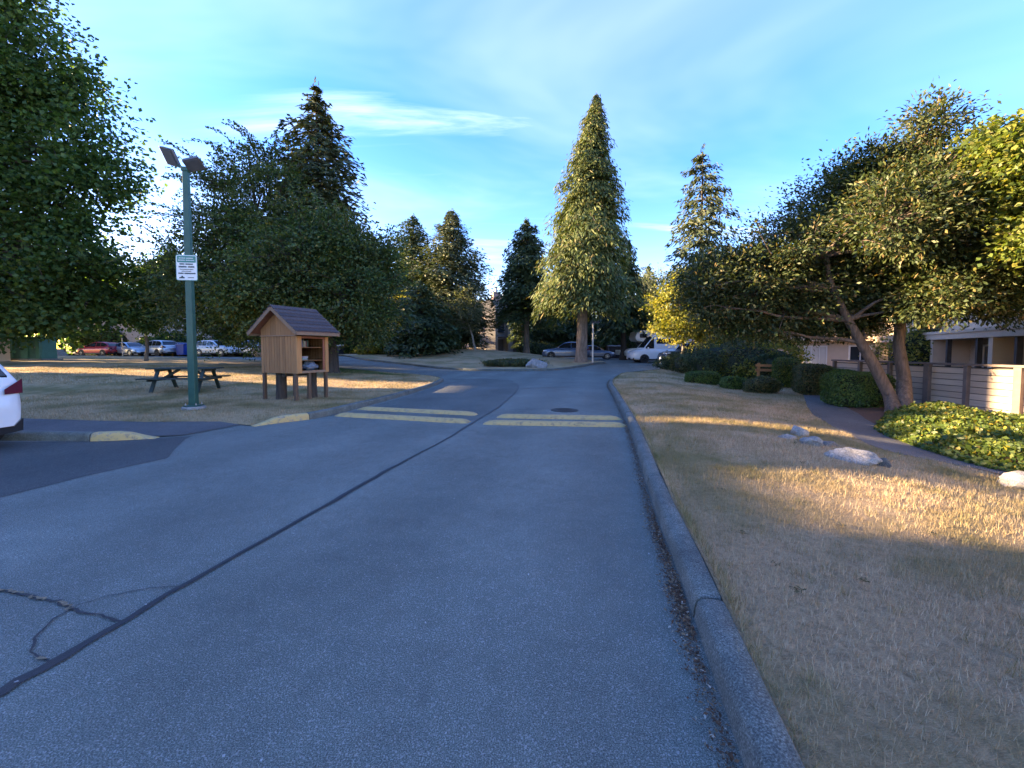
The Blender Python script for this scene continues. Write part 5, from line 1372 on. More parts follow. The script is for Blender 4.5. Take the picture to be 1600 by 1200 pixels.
# slatted fence
FX = 12.95
fz = float(lawnh(FX, 11.0))
posts = [16.4, 15.2, 14.0, 12.72, 11.62, 10.42, 9.2, 8.0, 6.8, 5.6]
fn = thing('slatted_fence', 'low fence of wide horizontal boards between dark posts below the apartments', 'fence', (FX, posts[0], fz), R(-90))
LF = posts[0] - posts[-1]
for i, y in enumerate(posts):
    w = 0.17 if i in (3, 5) else 0.10
    MB().box((posts[0] - y, -0.02, 0.66), (w, 0.12, 1.34)).build('post', M['fence_post'], fn, bevel=0.006)
for i in range(len(posts) - 1):
    xa = posts[0] - posts[i]; xb = posts[0] - posts[i + 1]
    for k in range(7):
        MB().box(((xa + xb) / 2, 0.03, 0.11 + k * 0.178), (xb - xa - 0.11, 0.022, 0.160)).build('board', M['fence'], fn, bevel=0.003)
    MB().box(((xa + xb) / 2, 0.066, 0.66), (xb - xa, 0.02, 1.26)).build('backing_rail', M['dark_trim'], fn)
MB().box((LF / 2, 0.0, 1.365), (LF + 0.2, 0.18, 0.06)).build('cap_rail', M['fence_post'], fn)
# little wooden fence in the shrubs
q = gp(1213, 606); wf = thing('garden_fence', 'short bit of pale wooden fence half hidden in the shrub bed', 'fence', (q.x, q.y + 0.6, float(lawnh(q.x, q.y))), R(-15))
for x in (-0.45, 0.28): MB().box((x, 0, 0.55), (0.11, 0.09, 1.14)).build('post', M['wood'], wf)
for z in (0.78, 1.0): MB().box((-0.1, -0.06, z), (1.0, 0.03, 0.12)).build('rail', M['wood'], wf)

# boulders
def boulder(label, px, py, size, sd, rz_=0.0, zo=0.05, mat=None, at_=None):
    q = gp(px, py, 0.1) if at_ is None else Vector((at_[0], at_[1], 0))
    bm = bmesh.new(); bmesh.ops.create_icosphere(bm, subdivisions=4, radius=1.0)
    r2 = np.random.default_rng(sd); cuts = [Vector(rand_unit(r2, 1)[0]) for _ in range(9)]; dd = r2.uniform(0.55, 0.88, 9); ph = r2.uniform(0, 6, 6)
    for v in bm.verts:
        c = v.co.copy()
        for cu, d_ in zip(cuts, dd):
            e = c.dot(cu) - d_
            if e > 0: c -= cu * e * 0.97
        c *= 1 + 0.06 * math.sin(c.x * 5 + ph[0]) * math.sin(c.y * 6 + ph[1]) + 0.035 * math.sin(c.z * 15 + c.x * 11 + ph[2])
        v.co = Vector((c.x * size[0] / 2, c.y * size[1] / 2, c.z * size[2] * 0.62 + size[2] * 0.30))
    me = bpy.data.meshes.new('boulder'); bm.to_mesh(me); bm.free(); me.polygons.foreach_set('use_smooth', [True] * len(me.polygons)); me.set_sharp_from_angle(angle=R(38))
    o_ = link(me, 'boulder', mat or M['granite']); o_.location = (q.x, q.y, float(lawnh(q.x, q.y)) - zo); o_.rotation_euler = (0, 0, rz_)
    tag(o_, label, 'boulder'); return o_
boulder('small pale boulder at the far end of the row by the footpath', 1246, 680, (0.36, 0.32, 0.24), 1)
boulder('low grey stone half buried left of the pale boulders', 1226, 684, (0.38, 0.26, 0.13), 2)
boulder('rounded pale boulder between the small one and the flat rock', 1268, 697, (0.38, 0.34, 0.22), 3, 0.5)
boulder('small dark stone tucked behind the pale boulders by the path', 1290, 697, (0.40, 0.30, 0.15), 4, 0.2, 0.05, granite('dark_granite', (0.17, 0.155, 0.14)))
boulder('largest flat grey rock in the row beside the footpath', 1330, 722, (0.66, 0.42, 0.24), 5, -0.5)
boulder('dark stone added as the shaded right end of the large flat rock', 1376, 729, (0.24, 0.22, 0.18), 6, 0.3, 0.05, granite('shade_granite', (0.12, 0.11, 0.10)))  # dark colour stands for the shaded end of the flat rock
boulder('pale boulder cut off by the right edge of the view', 1600, 765, (0.6, 0.5, 0.26), 7, 0.2)
boulder('white boulder beside the juniper at the foot of the mound', 838, 575, (1.55, 0.9, 0.85), 8, 0.1, 0.05, granite('white_granite', (0.33, 0.33, 0.33)))
boulder('small white stone near the low hedge of the shrub bed', 1076, 586.5, (0.4, 0.3, 0.22), 9)
boulder('grey boulder beside the green utility cabinet', 0, 0, (1.6, 1.0, 0.75), 10, 0.2, 0.05, granite('grey_granite', (0.26, 0.26, 0.25)), (PD(89, 553, 38).x, 38))
boulder('tan boulder at the kerb by the silver estate cars', 0, 0, (1.3, 0.9, 1.0), 11, 0.4, 0.05, granite('tan_granite', (0.42, 0.31, 0.21)), (PD(405, 553, 39.4).x, 39.4))

# green utility cabinet
cY = 30.0; cX = PD(48, 560, cY).x; cz = float(lawnh(cX, cY))
uc = thing('utility_cabinet', 'green steel utility cabinet with ribbed doors on the left lawn', 'utility cabinet', (cX, cY, cz), R(4))
MB().box((0, 0, 0.03), (3.0, 1.5, 0.14)).build('plinth', M['conc'], uc)
MB().box((0, 0.05, 0.86), (2.5, 1.1, 1.52)).build('body', M['cab_green'], uc, bevel=0.02)
MB().box((0, 0.02, 1.65), (2.6, 1.24, 0.07)).build('lid', M['cab_green'], uc, bevel=0.015)
for x, w in ((-0.86, 0.62), (0.20, 0.46), (1.10, 0.26)):
    MB().box((x, -0.56, 0.85), (w, 0.12, 1.44)).build('proud_panel', M['cab_green'], uc, bevel=0.015)
for x, w in ((-0.28, 0.42), (0.70, 0.46)):
    for z in (0.48, 1.2):
        MB().box((x, -0.51, z), (w, 0.03, 0.66)).build('door', plain('cabinet_door_green', (0.055, 0.14, 0.12), 0.5), uc)
    MB().box((x + w * 0.35, -0.54, 0.9), (0.03, 0.04, 0.12)).build('handle', M['steel'], uc)

# thin posts, pole lamp, bins
def marker_post(px, pyb, pyt, Y, label, r=0.035, mat=None):
    q = PD(px, pyb, Y); zt = PD(px, pyt, Y).z; zb_ = g(q.x, Y) + 0.08
    t = thing('sign_pole', label, 'pole', (q.x, Y, zb_))
    MB().tube([(0, 0, -0.1), (0, 0, zt - zb_)], r, 8).build('pole', mat or M['steel'], t, 40)
    MB().lathe([(r * 1.5, zt - zb_ - 0.02), (r * 1.5, zt - zb_ + 0.02), (r * 0.6, zt - zb_ + 0.05)], 8).build('cap', mat or M['steel'], t)
    return t
marker_post(192, 559, 529, 37, 'thin grey steel post in front of the silver saloon')
marker_post(520, 560, 528, 40, 'thin steel post right of the little library')
t = marker_post(926, 568, 506, 33.8, 'slim pale street light pole right of the giant cedar trunk', 0.07, plain('pale_pole', (0.55, 0.51, 0.45), 0.5, 0.1, 4))
zt = PD(926, 506, 33.8).z - t.location.z
b = MB(); b.tube([(0, 0, zt), (0, -0.05, zt + 0.1), (0.25, -0.1, zt + 0.12)], 0.04, 6); b.build('arm', M['steel'], t, 40)
b = MB(); b.box((0.2, -0.1, zt + 0.13), (0.7, 0.3, 0.10), taper=0.8); b.build('lamp_head', M['lamp_grey'], t, bevel=0.01)
gl = PD(1020, 560, 41); t = thing('globe_lamp', 'white globe lamp on a thin pole behind the white van', 'street lamp', (gl.x, 41, g(gl.x, 41)))
zt = PD(1020, 536, 41).z - t.location.z
MB().tube([(0, 0, -0.1), (0, 0, zt)], 0.04, 8).build('pole', M['dark_trim'], t, 40)
b = MB(); b.M = Matrix.Translation((0, 0, zt + 0.2)); b.lathe([(0.02, -0.24), (0.15, -0.18), (0.22, -0.05), (0.22, 0.08), (0.14, 0.2), (0.02, 0.24)], 14); b.build('globe', plain('white_globe', (0.75, 0.72, 0.65), 0.3, 0.03), t, 60)
def bin_(label, px, pyb, Y, w, d, h, mat, lidm, sign=False, cat='bin'):
    q = PD(px, pyb, Y); t = thing('waste_bin', label, cat, (q.x, Y, g(q.x, Y) + 0.01), R(-6))
    m = MB(); m.add([(sx * w / 2 * k, sy * d / 2 * k, z) for z, k in ((0.08, 0.86), (h * 0.86, 1.0)) for sx, sy in ((-1, -1), (1, -1), (1, 1), (-1, 1))], [(3, 2, 1, 0), (4, 5, 6, 7), (0, 1, 5, 4), (1, 2, 6, 5), (2, 3, 7, 6), (3, 0, 4, 7)]); m.build('body', mat, t, bevel=0.02)
    m = MB(); m.prism([(-d / 2 - .04, h * .86), (d / 2 + .02, h * .86), (d / 2 + .02, h), (-d / 2 - .04, h * .92)], -w / 2 - .03, w / 2 + .03, lambda u, v, x: (x, u, v)); m.build('lid', lidm, t)
    for x in (-w * .36, w * .36):
        m = MB(); m.M = Matrix.Translation((x, d * 0.3, 0.09)); m.lathe([(0.09, -0.03), (0.09, 0.03)], 10, 'Y'); m.build('wheel', M['dark_trim'], t)
    if sign:
        MB().box((0, -d / 2 - 0.035, h * 0.5), (0.55, 0.02, 0.5)).build('notice', M['sign_white'], t)
        for k in range(3): MB().box((0, -d / 2 - 0.047, h * 0.5 + 0.12 - k * 0.12), (0.4, 0.005, 0.045)).build('print_line', M['ink'], t)
blu = plain('blue_plastic', (0.02, 0.06, 0.32), 0.4, 0.1, 3); blk = plain('dark_blue_steel', (0.02, 0.025, 0.05), 0.5, 0.2, 3); pur = plain('indigo_plastic', (0.035, 0.03, 0.12), 0.45, 0.1)
bin_('bright blue wheeled bin between the parked cars on the left', 286, 557, 44.5, 0.95, 0.8, 1.35, blu, blu)
bin_('dark blue refuse skip with a white notice under the conifers', 964, 559, 45.5, 1.9, 1.4, 1.55, blk, blk, True, 'skip')
bin_('indigo wheeled bin right of the dark refuse skip', 984, 560, 45, 0.75, 0.75, 1.15, pur, pur)
bin_('dark skip at the kerb behind the little library', 524, 560, 46.5, 1.7, 1.2, 1.2, blk, M['sign_white'], False, 'skip')

# ------------------------------------------------------------------ cars
M['tyre'] = plain('tyre_rubber', (0.018, 0.018, 0.018), 0.85, 0.2, 20); M['rim'] = plain('alloy_rim', (0.42, 0.43, 0.44), 0.35, 0.1, 8, metal=0.8)
M['carglass'] = glassy('car_glass', (0.012, 0.015, 0.018), 0.05); M['blackplastic'] = plain('black_plastic', (0.02, 0.02, 0.022), 0.6, 0.2, 10)
M['tail'] = plain('tail_lamp_red', (0.11, 0.01, 0.025), 0.2, 0.15, 10, coat=0.5); M['headl'] = plain('head_lamp', (0.65, 0.66, 0.68), 0.15, 0.1, 10, coat=0.5); M['plate'] = plain('number_plate', (0.6, 0.6, 0.62), 0.4)
def paint(name, c, metal=0.3): return plain(name, c, 0.32, 0.05, 2, metal=metal, coat=0.6)
def loft(rings, m):
    n = len(rings[0]); V = [p for r in rings for p in r]; Fc = []
    for i in range(len(rings) - 1):
        for j in range(n - 1): Fc.append((i * n + j, i * n + j + 1, (i + 1) * n + j + 1, (i + 1) * n + j))
    Fc.append(tuple(range(n))); Fc.append(tuple(reversed(range((len(rings) - 1) * n, len(rings) * n))))
    m.add(V, Fc)
KINDS = {   # all x from rear (0) to front (1): top line of the lower body, roof line
 'hatch': dict(L=4.3, W=1.78, H=1.50, low=[(0, .62), (.02, .90), (.08, .97), (.5, .93), (.70, .93), (.74, .92), (.90, .80), (.98, .68), (1, .50)], roof=[(.03, .97), (.13, 1.38), (.22, 1.47), (.42, 1.50), (.56, 1.42), (.735, .93)]),
 'sedan': dict(L=4.6, W=1.80, H=1.46, low=[(0, .60), (.015, .88), (.05, .97), (.18, 1.00), (.5, .93), (.72, .92), (.90, .80), (.98, .66), (1, .48)], roof=[(.15, .98), (.30, 1.36), (.40, 1.45), (.52, 1.46), (.60, 1.38), (.75, .92)]),
 'suv': dict(L=4.6, W=1.86, H=1.68, low=[(0, .62), (.012, .92), (.05, 1.06), (.5, 1.04), (.72, 1.03), (.90, .96), (.975, .82), (1, .55)], roof=[(.02, 1.06), (.085, 1.50), (.14, 1.64), (.40, 1.68), (.54, 1.60), (.725, 1.03)]),
 'van': dict(L=5.6, W=2.05, H=2.45, low=[(0, .6), (.01, 1.1), (.5, 1.2), (.80, 1.2), (.88, 1.12), (.97, .95), (1, .6)], roof=[(.005, 1.2), (.015, 2.35), (.05, 2.44), (.55, 2.45), (.66, 2.36), (.83, 1.18)]),
 'pickup': dict(L=5.4, W=1.95, H=1.85, low=[(0, .7), (.01, 1.08), (.36, 1.10), (.5, 1.12), (.72, 1.12), (.90, 1.06), (.98, .92), (1, .6)], roof=[(.36, 1.12), (.40, 1.74), (.45, 1.84), (.58, 1.84), (.64, 1.74), (.73, 1.12)]),
}
def car(kind, name, label, loc, rz_, col_, cat='car', group=None, glass_from=0.0, scale=1.0):
    K = KINDS[kind]; L0, W0 = K['L'], K['W']; hw = W0 / 2
    t = thing(name, label, cat, loc, rz_, group)
    X_ = lambda f: (f - 0.5) * L0
    m = MB(); rings = []
    ls = np.interp
    fs = [0, .015, .05, .10, .17, .25, .35, .45, .55, .65, .74, .82, .90, .95, .985, 1.0]
    lx_ = [a for a, _ in K['low']]; lz_ = [b_ for _, b_ in K['low']]
    for f in fs:
        zt = float(ls(f, lx_, lz_)); zb_ = 0.24 + 0.10 * (max(0, .06 - f) / .06) + 0.06 * (max(0, f - .94) / .06)
        e = min(f, 1 - f); wv_ = hw * (0.80 + 0.20 * min(1, (e / 0.10)) ** 0.5)
        zm = zb_ + (zt - zb_) * 0.55
        half = [(wv_ * .86, zb_), (wv_ * .985, zb_ + .10), (wv_, zm), (wv_ * .985, zt - .10), (wv_ * .93, zt - .02), (wv_ * .80, zt + .012), (0, zt + .03)]
        rings.append([(X_(f), y, z) for y, z in half] + [(X_(f), -y, z) for y, z in reversed(half[:-1])])
    loft(rings, m); body = m.build('body', col_, t, 42)
    rx1 = [a for a, _ in K['roof']]; rz1 = [b_ for _, b_ in K['roof']]
    m = MB(); rings = []
    gf = np.linspace(rx1[0], rx1[-1], 15)
    wb = hw * .93; wt = hw * .74 if kind != 'van' else hw * .84
    def gw(z, belt, top): return wb + (wt - wb) * min(1, max(0, (z - belt) / (K['H'] - belt)))
    for f in gf:
        zb_ = float(ls(f, lx_, lz_)) - .03; zt = max(float(ls(f, rx1, rz1)), zb_ + .02)
        half = [(wb, zb_), (gw(zt - .06, zb_, 0), max(zb_ + .005, zt - .06)), (gw(zt, zb_, 0) * .93, zt - .012), (gw(zt, zb_, 0) * .6, zt + .008), (0, zt + .015)]
        rings.append([(X_(f), y, z) for y, z in half] + [(X_(f), -y, z) for y, z in reversed(half[:-1])])
    loft(rings, m); cab = m.build('cabin', col_, t, 42)
    # side glass
    def side_panel(f0, f1, s_, name='side_window', zlow=.035, zhi=.085):
        fa = np.linspace(f0, f1, 7); bot = []; top = []
        for f in fa:
            belt = float(ls(f, lx_, lz_)); zt = float(ls(f, rx1, rz1)) - zhi; z_ = belt + zlow; zt = max(zt, z_ + .01)
            y0 = gw(z_, belt - .03, 0) + .006; y1 = gw(zt, belt - .03, 0) + .006
            bot.append((X_(f), s_ * y0, z_)); top.append((X_(f), s_ * y1, zt))
        mm = MB(); n_ = len(fa)
        inn = [(x, y - s_ * .02, z) for x, y, z in bot + top]
        Fc = [(i, i + 1, n_ + i + 1, n_ + i) for i in range(n_ - 1)]
        ring = list(range(n_)) + list(range(2 * n_ - 1, n_ - 1, -1))
        Fc += [(ring[i], ring[(i + 1) % (2 * n_)], 2 * n_ + ring[(i + 1) % (2 * n_)], 2 * n_ + ring[i]) for i in range(2 * n_)]
        mm.add(bot + top + inn, Fc); mm.build(name, M['carglass'], cab)
    r0, r1 = rx1[0], rx1[-1]; mid = (r0 + r1) / 2 + .02
    for s_ in (-1, 1):
        if kind == 'van':
            side_panel(.66, .79, s_); side_panel(.20, .62, s_, zlow=.45, zhi=.35)
        elif kind == 'pickup':
            side_panel(.40, .53, s_); side_panel(.54, .70, s_)
        else:
            side_panel(r0 + .055, mid - .135, s_); side_panel(mid - .125, mid - .008, s_); side_panel(mid + .008, r1 - .045, s_)
    # windscreen and rear screen
    def screen(f0, f1, name):
        V = []
        for f in (f0, (f0 + f1) / 2, f1):
            belt = float(ls(f, lx_, lz_)) - .03; zt = max(float(ls(f, rx1, rz1)), belt + .02); w = gw(zt, belt, 0) * .86
            V += [(X_(f), w * c, zt + .022 + .004 * (1 - abs(c))) for c in (-1, -.5, 0, .5, 1)]
        V += [(x, y, z - .03) for x, y, z in V]
        Fc = [(i * 5 + j, i * 5 + j + 1, (i + 1) * 5 + j + 1, (i + 1) * 5 + j) for i in range(2) for j in range(4)]
        Fc += [(0, 1, 16, 15), (1, 2, 17, 16), (2, 3, 18, 17), (3, 4, 19, 18), (10, 11, 26, 25), (11, 12, 27, 26), (12, 13, 28, 27), (13, 14, 29, 28), (0, 5, 20, 15), (5, 10, 25, 20), (4, 9, 24, 19), (9, 14, 29, 24)]
        MB().add(V, Fc).build(name, M['carglass'], cab)
    screen(rx1[-2] + .012, r1 - .018, 'windscreen')
    if kind != 'van': screen(r0 + .012, rx1[1] + .01, 'rear_screen')
    R0 = .34 if kind in ('suv', 'van', 'pickup') else .315
    for f in (.19, .81):
        for s_ in (-1, 1):
            am = MB(); am.M = Matrix.Translation((X_(f), s_ * (hw - .055), R0)); am.lathe([(R0 * 1.20, -.06), (R0 * 1.20, .058)], 20, 'Y'); am.build('wheel_arch', M['blackplastic'], body)
            wm = MB(); wm.M = Matrix.Translation((X_(f), s_ * (hw - .10), R0)); wm.lathe([(R0 * .62, -.10), (R0 * .95, -.10), (R0, -.07), (R0, .085), (R0 * .95, .112), (R0 * .64, .115)], 24, 'Y'); w_ = wm.build('tyre', M['tyre'], t, 50)
            rm = MB(); rm.M = Matrix.Translation((X_(f), s_ * (hw - .10), R0)); e_ = s_
            rm.lathe([(R0 * .66, .02 * e_), (R0 * .66, .105 * e_), (R0 * .60, .112 * e_), (R0 * .56, .075 * e_), (R0 * .2, .085 * e_), (R0 * .15, .115 * e_), (.01, .115 * e_)], 20, 'Y')
            for k in range(5):
                a_ = 2 * PI * k / 5; rm.bar((math.cos(a_) * R0 * .15, .10 * e_, math.sin(a_) * R0 * .15), (math.cos(a_) * R0 * .58, .10 * e_, math.sin(a_) * R0 * .58), .05, .03, (0, 1, 0))
            rm.build('rim', M['rim'], w_, 40)
    zt_r = float(ls(.03, lx_, lz_)); zt_f = float(ls(.93, lx_, lz_))
    for s_ in (-1, 1):
        tl = MB()
        zhi = 1.12 if kind == 'suv' else (1.5 if kind == 'van' else zt_r - .03)
        y_o = hw * .90
        tl.add([(X_(.004), s_ * hw * .60, zt_r - (.12 if kind == 'suv' else .20)), (X_(.004), s_ * hw * .60, zt_r - .04), (X_(.012), s_ * y_o, zhi - .01 if kind in ('suv', 'van') else zt_r - .05), (X_(.012), s_ * y_o, zt_r - (.12 if kind == 'suv' else .20)), (X_(.075), s_ * (hw * .985 + .004), zt_r - .16), (X_(.075), s_ * (hw * .96 + .002), zt_r - .06)], [(0, 1, 2, 3), (3, 2, 5, 4), (0, 3, 4), (1, 5, 2), (0, 4, 5, 1)])
        tl.build('tail_lamp', M['tail'], body, 30)
        hl = MB(); hl.add([(X_(.992), s_ * hw * .55, zt_f - .14), (X_(.985), s_ * hw * .55, zt_f - .05), (X_(.955), s_ * hw * .93, zt_f - .03), (X_(.962), s_ * hw * .95, zt_f - .15), (X_(.90), s_ * (hw * .985 + .004), zt_f - .10), (X_(.90), s_ * (hw * .97 + .002), zt_f - .02)], [(0, 1, 2, 3), (3, 2, 5, 4), (0, 3, 4), (1, 5, 2), (0, 4, 5, 1)]); hl.build('headlamp', M['headl'], body, 30)
        mr_ = MB(); mr_.box((X_(r1 - .07), s_ * (hw + .06), float(ls(r1 - .07, lx_, lz_)) + .08), (.10, .18, .13)); mr_.build('mirror', col_, t, bevel=.02)
        dh = MB()
        for f in (mid - .10, mid + .03): dh.box((X_(f), s_ * (hw * .99 + .008), float(ls(f, lx_, lz_)) - .13), (.16, .02, .03))
        dh.build('door_handles', M['blackplastic'], body)
        sk = MB(); sk.box((0, s_ * (hw * .96), .27), (L0 * .52, .05, .13)); sk.build('sill', M['blackplastic'], body)
    for f, sx in ((0, -1), (1, 1)):
        bmpr = MB(); pts = []
        for k in range(9):
            a_ = (k / 8 - .5) * 2; pts.append((X_(f) + sx * (.012 - .17 * abs(a_) ** 2.6), a_ * hw * .97))
        for z_a, z_b in ((.22, .42),):
            V = [(x, y, z_a) for x, y in pts] + [(x + sx * .015, y, z_b) for x, y in pts] + [(x - sx * .15, y * .96, z_a) for x, y in pts] + [(x - sx * .15, y * .96, z_b) for x, y in pts]
            n_ = 9; Fc = []
            for i in range(n_ - 1): Fc += [(i, i + 1, n_ + i + 1, n_ + i), (n_ + i, n_ + i + 1, 3 * n_ + i + 1, 3 * n_ + i), (i, i + 1, 2 * n_ + i + 1, 2 * n_ + i)]
            bmpr.add(V, Fc)
        bmpr.build('bumper', M['blackplastic'], body, 40)
    MB().box((X_(0) - .012, 0, .72 if kind != 'suv' else .80), (.015, .32, .11)).build('number_plate', M['plate'], body)
    return t
cw = paint('white_paint', (0.72, 0.73, 0.74), 0.0); csil = paint('silver_paint', (0.42, 0.45, 0.50), 0.6); cred = paint('red_paint', (0.36, 0.02, 0.03), 0.3); cblu = paint('steel_blue_paint', (0.10, 0.14, 0.22), 0.5); cdark = paint('black_paint', (0.02, 0.022, 0.026), 0.2); csil2 = paint('pale_silver_paint', (0.5, 0.52, 0.55), 0.5)
# near white SUV: its tail comes into the picture at the left edge
car('suv', 'parked_car', 'white SUV parked at the left edge with only its tail in view', (-8.2 - 2.3, 6.05, 0.005), R(180), cw)
def park(kind, label, px, Y, rz_, c, cat='car', dz=0.0):
    x = PD(px, 550, Y).x; car(kind, 'parked_car', label, (x, Y, g(x, Y) + 0.006 + dz), R(rz_), c, cat, 'cars parked along the far side')
park('hatch', 'dark red hatchback at the left end of the parked row', 158, 44.5, 172, cred)
park('sedan', 'silver saloon next to the red hatchback', 204, 44.8, -18, csil)
park('suv', 'silver estate car behind the slender young tree', 247, 45.0, 160, csil2)
park('hatch', 'blue car half hidden behind the blue bin', 276, 46.6, 150, cblu)
park('suv', 'white SUV right of the lamp post in the parked row', 340, 44.8, -12, cw)
park('suv', 'silver SUV just left of the little library in the parked row', 388, 45.2, 170, csil)
def parkf(kind, name, label, px, Y, rz_, c, cat):
    x = PD(px, 550, Y).x; return car(kind, name, label, (x, Y, g(x, Y) + 0.006), R(rz_), c, cat)
parkf('suv', 'parked_car', 'blue grey car parked left of the giant cedar trunk', 884, 40.6, 174, cblu, 'car')
parkf('sedan', 'parked_car', 'dark blue car showing right of the giant cedar trunk', 926, 43.5, -6, cblu, 'car')
vn = parkf('van', 'delivery_van', 'white delivery van with dark side windows at the far right kerb', 1032, 36.5, 180, cw, 'van')
parkf('pickup', 'pickup_truck', 'dark pickup truck in front of the white van', 1084, 33.4, 178, cdark, 'pickup')
# camper behind the van
x = PD(1026, 550, 42).x
cp = thing('camper_van', 'cream camper with an overhanging cab bed behind the white van', 'camper', (x, 42, g(x, 42) + 0.006), R(180))
cream = plain('cream_fibreglass', (0.62, 0.58, 0.50), 0.4, 0.06, 2)
MB().prism([(-3.0, .55), (1.2, .55), (1.2, 1.75), (2.35, 1.95), (2.55, 2.25), (2.4, 2.85), (1.9, 3.0), (-2.9, 3.05), (-3.05, 2.9)], -1.1, 1.1, lambda u, v, w: (u, w, v)).build('coach_body', cream, cp, bevel=0.05)
MB().prism([(1.15, .45), (3.25, .45), (3.3, .85), (3.1, 1.1), (2.3, 1.22), (1.85, 1.75), (1.15, 1.78)], -.95, .95, lambda u, v, w: (u, w, v)).build('cab', cream, cp, bevel=0.05)
for s_ in (-1, 1):
    MB().prism([(1.25, 1.2), (2.15, 1.2), (1.8, 1.66), (1.25, 1.68)], s_ * .945, s_ * .965, lambda u, v, w: (u, w, v)).build('cab_window', M['carglass'], cp)
    MB().prism(rrect(.34, .20, .08), s_ * 1.095, s_ * 1.115, lambda u, v, w: (u + 1.75, w, v + 2.45)).build('bunk_window', M['carglass'], cp)
    MB().prism(rrect(.5, .28, .06), s_ * 1.095, s_ * 1.115, lambda u, v, w: (u - .9, w, v + 2.1)).build('coach_window', M['carglass'], cp)
    MB().box((-.5, s_ * 1.105, 1.35), (4.2, .015, .12)).build('stripe', plain('orange_stripe', (.45, .17, .05), .5), cp)
    for u in (-1.7, 2.45):
        m = MB(); m.M = Matrix.Translation((u, s_ * .86, .38)); m.lathe([(.2, -.12), (.36, -.12), (.38, -.08), (.38, .1), (.36, .13), (.2, .13)], 18, 'Y'); wt_ = m.build('tyre', M['tyre'], cp, 40)
        m = MB(); m.M = Matrix.Translation((u, s_ * .86, .38)); m.lathe([(.23, .05 * s_), (.22, .12 * s_), (.05, .09 * s_), (.01, .10 * s_)], 14, 'Y'); m.build('rim', M['rim'], wt_, 40)
MB().prism([(1.87, 1.72), (2.31, 1.20), (2.33, 1.22), (1.89, 1.74)], -.85, .85, lambda u, v, w: (u, w, v)).build('windscreen', M['carglass'], cp)
# small traffic marker by the lawn tip
q = gp(1032, 572); m = MB(); m.M = Matrix.Translation((q.x, q.y, g(q.x, q.y) + 0.1)); m.lathe([(0.10, 0), (0.10, 0.5), (0.085, 0.62), (0.03, 0.68)], 10)
o = m.build('bollard', M['sign_white'], None, 40); tag(o, 'small white bollard at the tip of the right lawn by the van', 'bollard')

# ------------------------------------------------------------------ grass, litter
def blades(name, X, Y, Z, hgt, wid, mat, rng, lean=0.9, label=None):
    n = len(X)
    az = rng.uniform(0, 2 * PI, n); ln = hgt * rng.uniform(0.5, 1.4, n)
    tilt = np.abs(rng.normal(size=n)) * lean + 0.25
    dx = np.cos(az) * np.sin(tilt); dy = np.sin(az) * np.sin(tilt); dz = np.abs(np.cos(tilt)) + 0.12
    sx = -np.sin(az) * wid / 2; sy = np.cos(az) * wid / 2
    V = np.empty((n, 3, 3))
    V[:, 0] = np.stack([X - sx, Y - sy, Z - 0.006], 1); V[:, 1] = np.stack([X + sx, Y + sy, Z - 0.006], 1)
    V[:, 2] = np.stack([X + dx * ln, Y + dy * ln, Z + dz * ln], 1)
    me = bpy.data.meshes.new(name)
    me.vertices.add(n * 3); me.vertices.foreach_set('co', V.ravel())
    me.loops.add(n * 3); me.loops.foreach_set('vertex_index', np.arange(n * 3, dtype=np.int32))
    me.polygons.add(n); me.polygons.foreach_set('loop_start', np.arange(0, n * 3, 3, dtype=np.int32))
    me.update(calc_edges=True)
    o_ = link(me, name, mat); tag(o_, label, 'grass', kind='stuff'); return o_
def blademat(name, stops, olive, amt):
    m, nt, bs = nodes_of(name)
    ge = N(nt, 'ShaderNodeNewGeometry'); c = ramp(nt, ge.outputs['Random Per Island'], stops)
    co = objco(nt); n1 = noise(nt, co, 0.6, 4, 0.6, 0.3)
    c = mixc(nt, ramp(nt, n1, [(0.44, 0.0), (0.64, amt)]), c, olive)
    n2 = noise(nt, co, 3.0, 3, 0.6); c = mixc(nt, 0.6, c, ramp(nt, n2, [(0.3, 0.7), (0.7, 1.2)]), 'MULTIPLY')
    nt.links.new(c, bs.inputs['Base Color']); bs.inputs['Roughness'].default_value = 0.8; bs.inputs['Specular IOR Level'].default_value = 0.15
    tr = N(nt, 'ShaderNodeBsdfTranslucent'); nt.links.new(c, tr.inputs['Color'])
    ms = N(nt, 'ShaderNodeMixShader'); ms.inputs[0].default_value = 0.25
    nt.links.new(bs.outputs[0], ms.inputs[1]); nt.links.new(tr.outputs[0], ms.inputs[2]); nt.links.new(ms.outputs[0], nt.nodes['Material Output'].inputs['Surface'])
    return m
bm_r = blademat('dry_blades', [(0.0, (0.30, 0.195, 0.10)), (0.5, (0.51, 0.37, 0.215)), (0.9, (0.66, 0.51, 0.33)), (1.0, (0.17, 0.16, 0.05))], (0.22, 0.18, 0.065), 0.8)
bm_l = blademat('dry_blades_left', [(0.0, (0.26, 0.175, 0.09)), (0.5, (0.49, 0.355, 0.195)), (0.9, (0.64, 0.50, 0.31)), (1.0, (0.15, 0.145, 0.045))], (0.18, 0.155, 0.055), 0.8)  # darker than the right blades, matching the shade-toned left lawn
rng = np.random.default_rng(300)
def patchy(X, Y):
    a_ = np.sin(X * 1.9 + 1.7 * np.sin(Y * 1.3 + 0.4)) * np.sin(Y * 2.3 + 1.1 * np.sin(X * 1.7)) + 0.6 * np.sin(X * 5.3 + 2 * np.sin(Y * 3.1)) * np.sin(Y * 6.1 + X)
    return 1 / (1 + np.exp(-(a_ + 0.75) * 3.2))
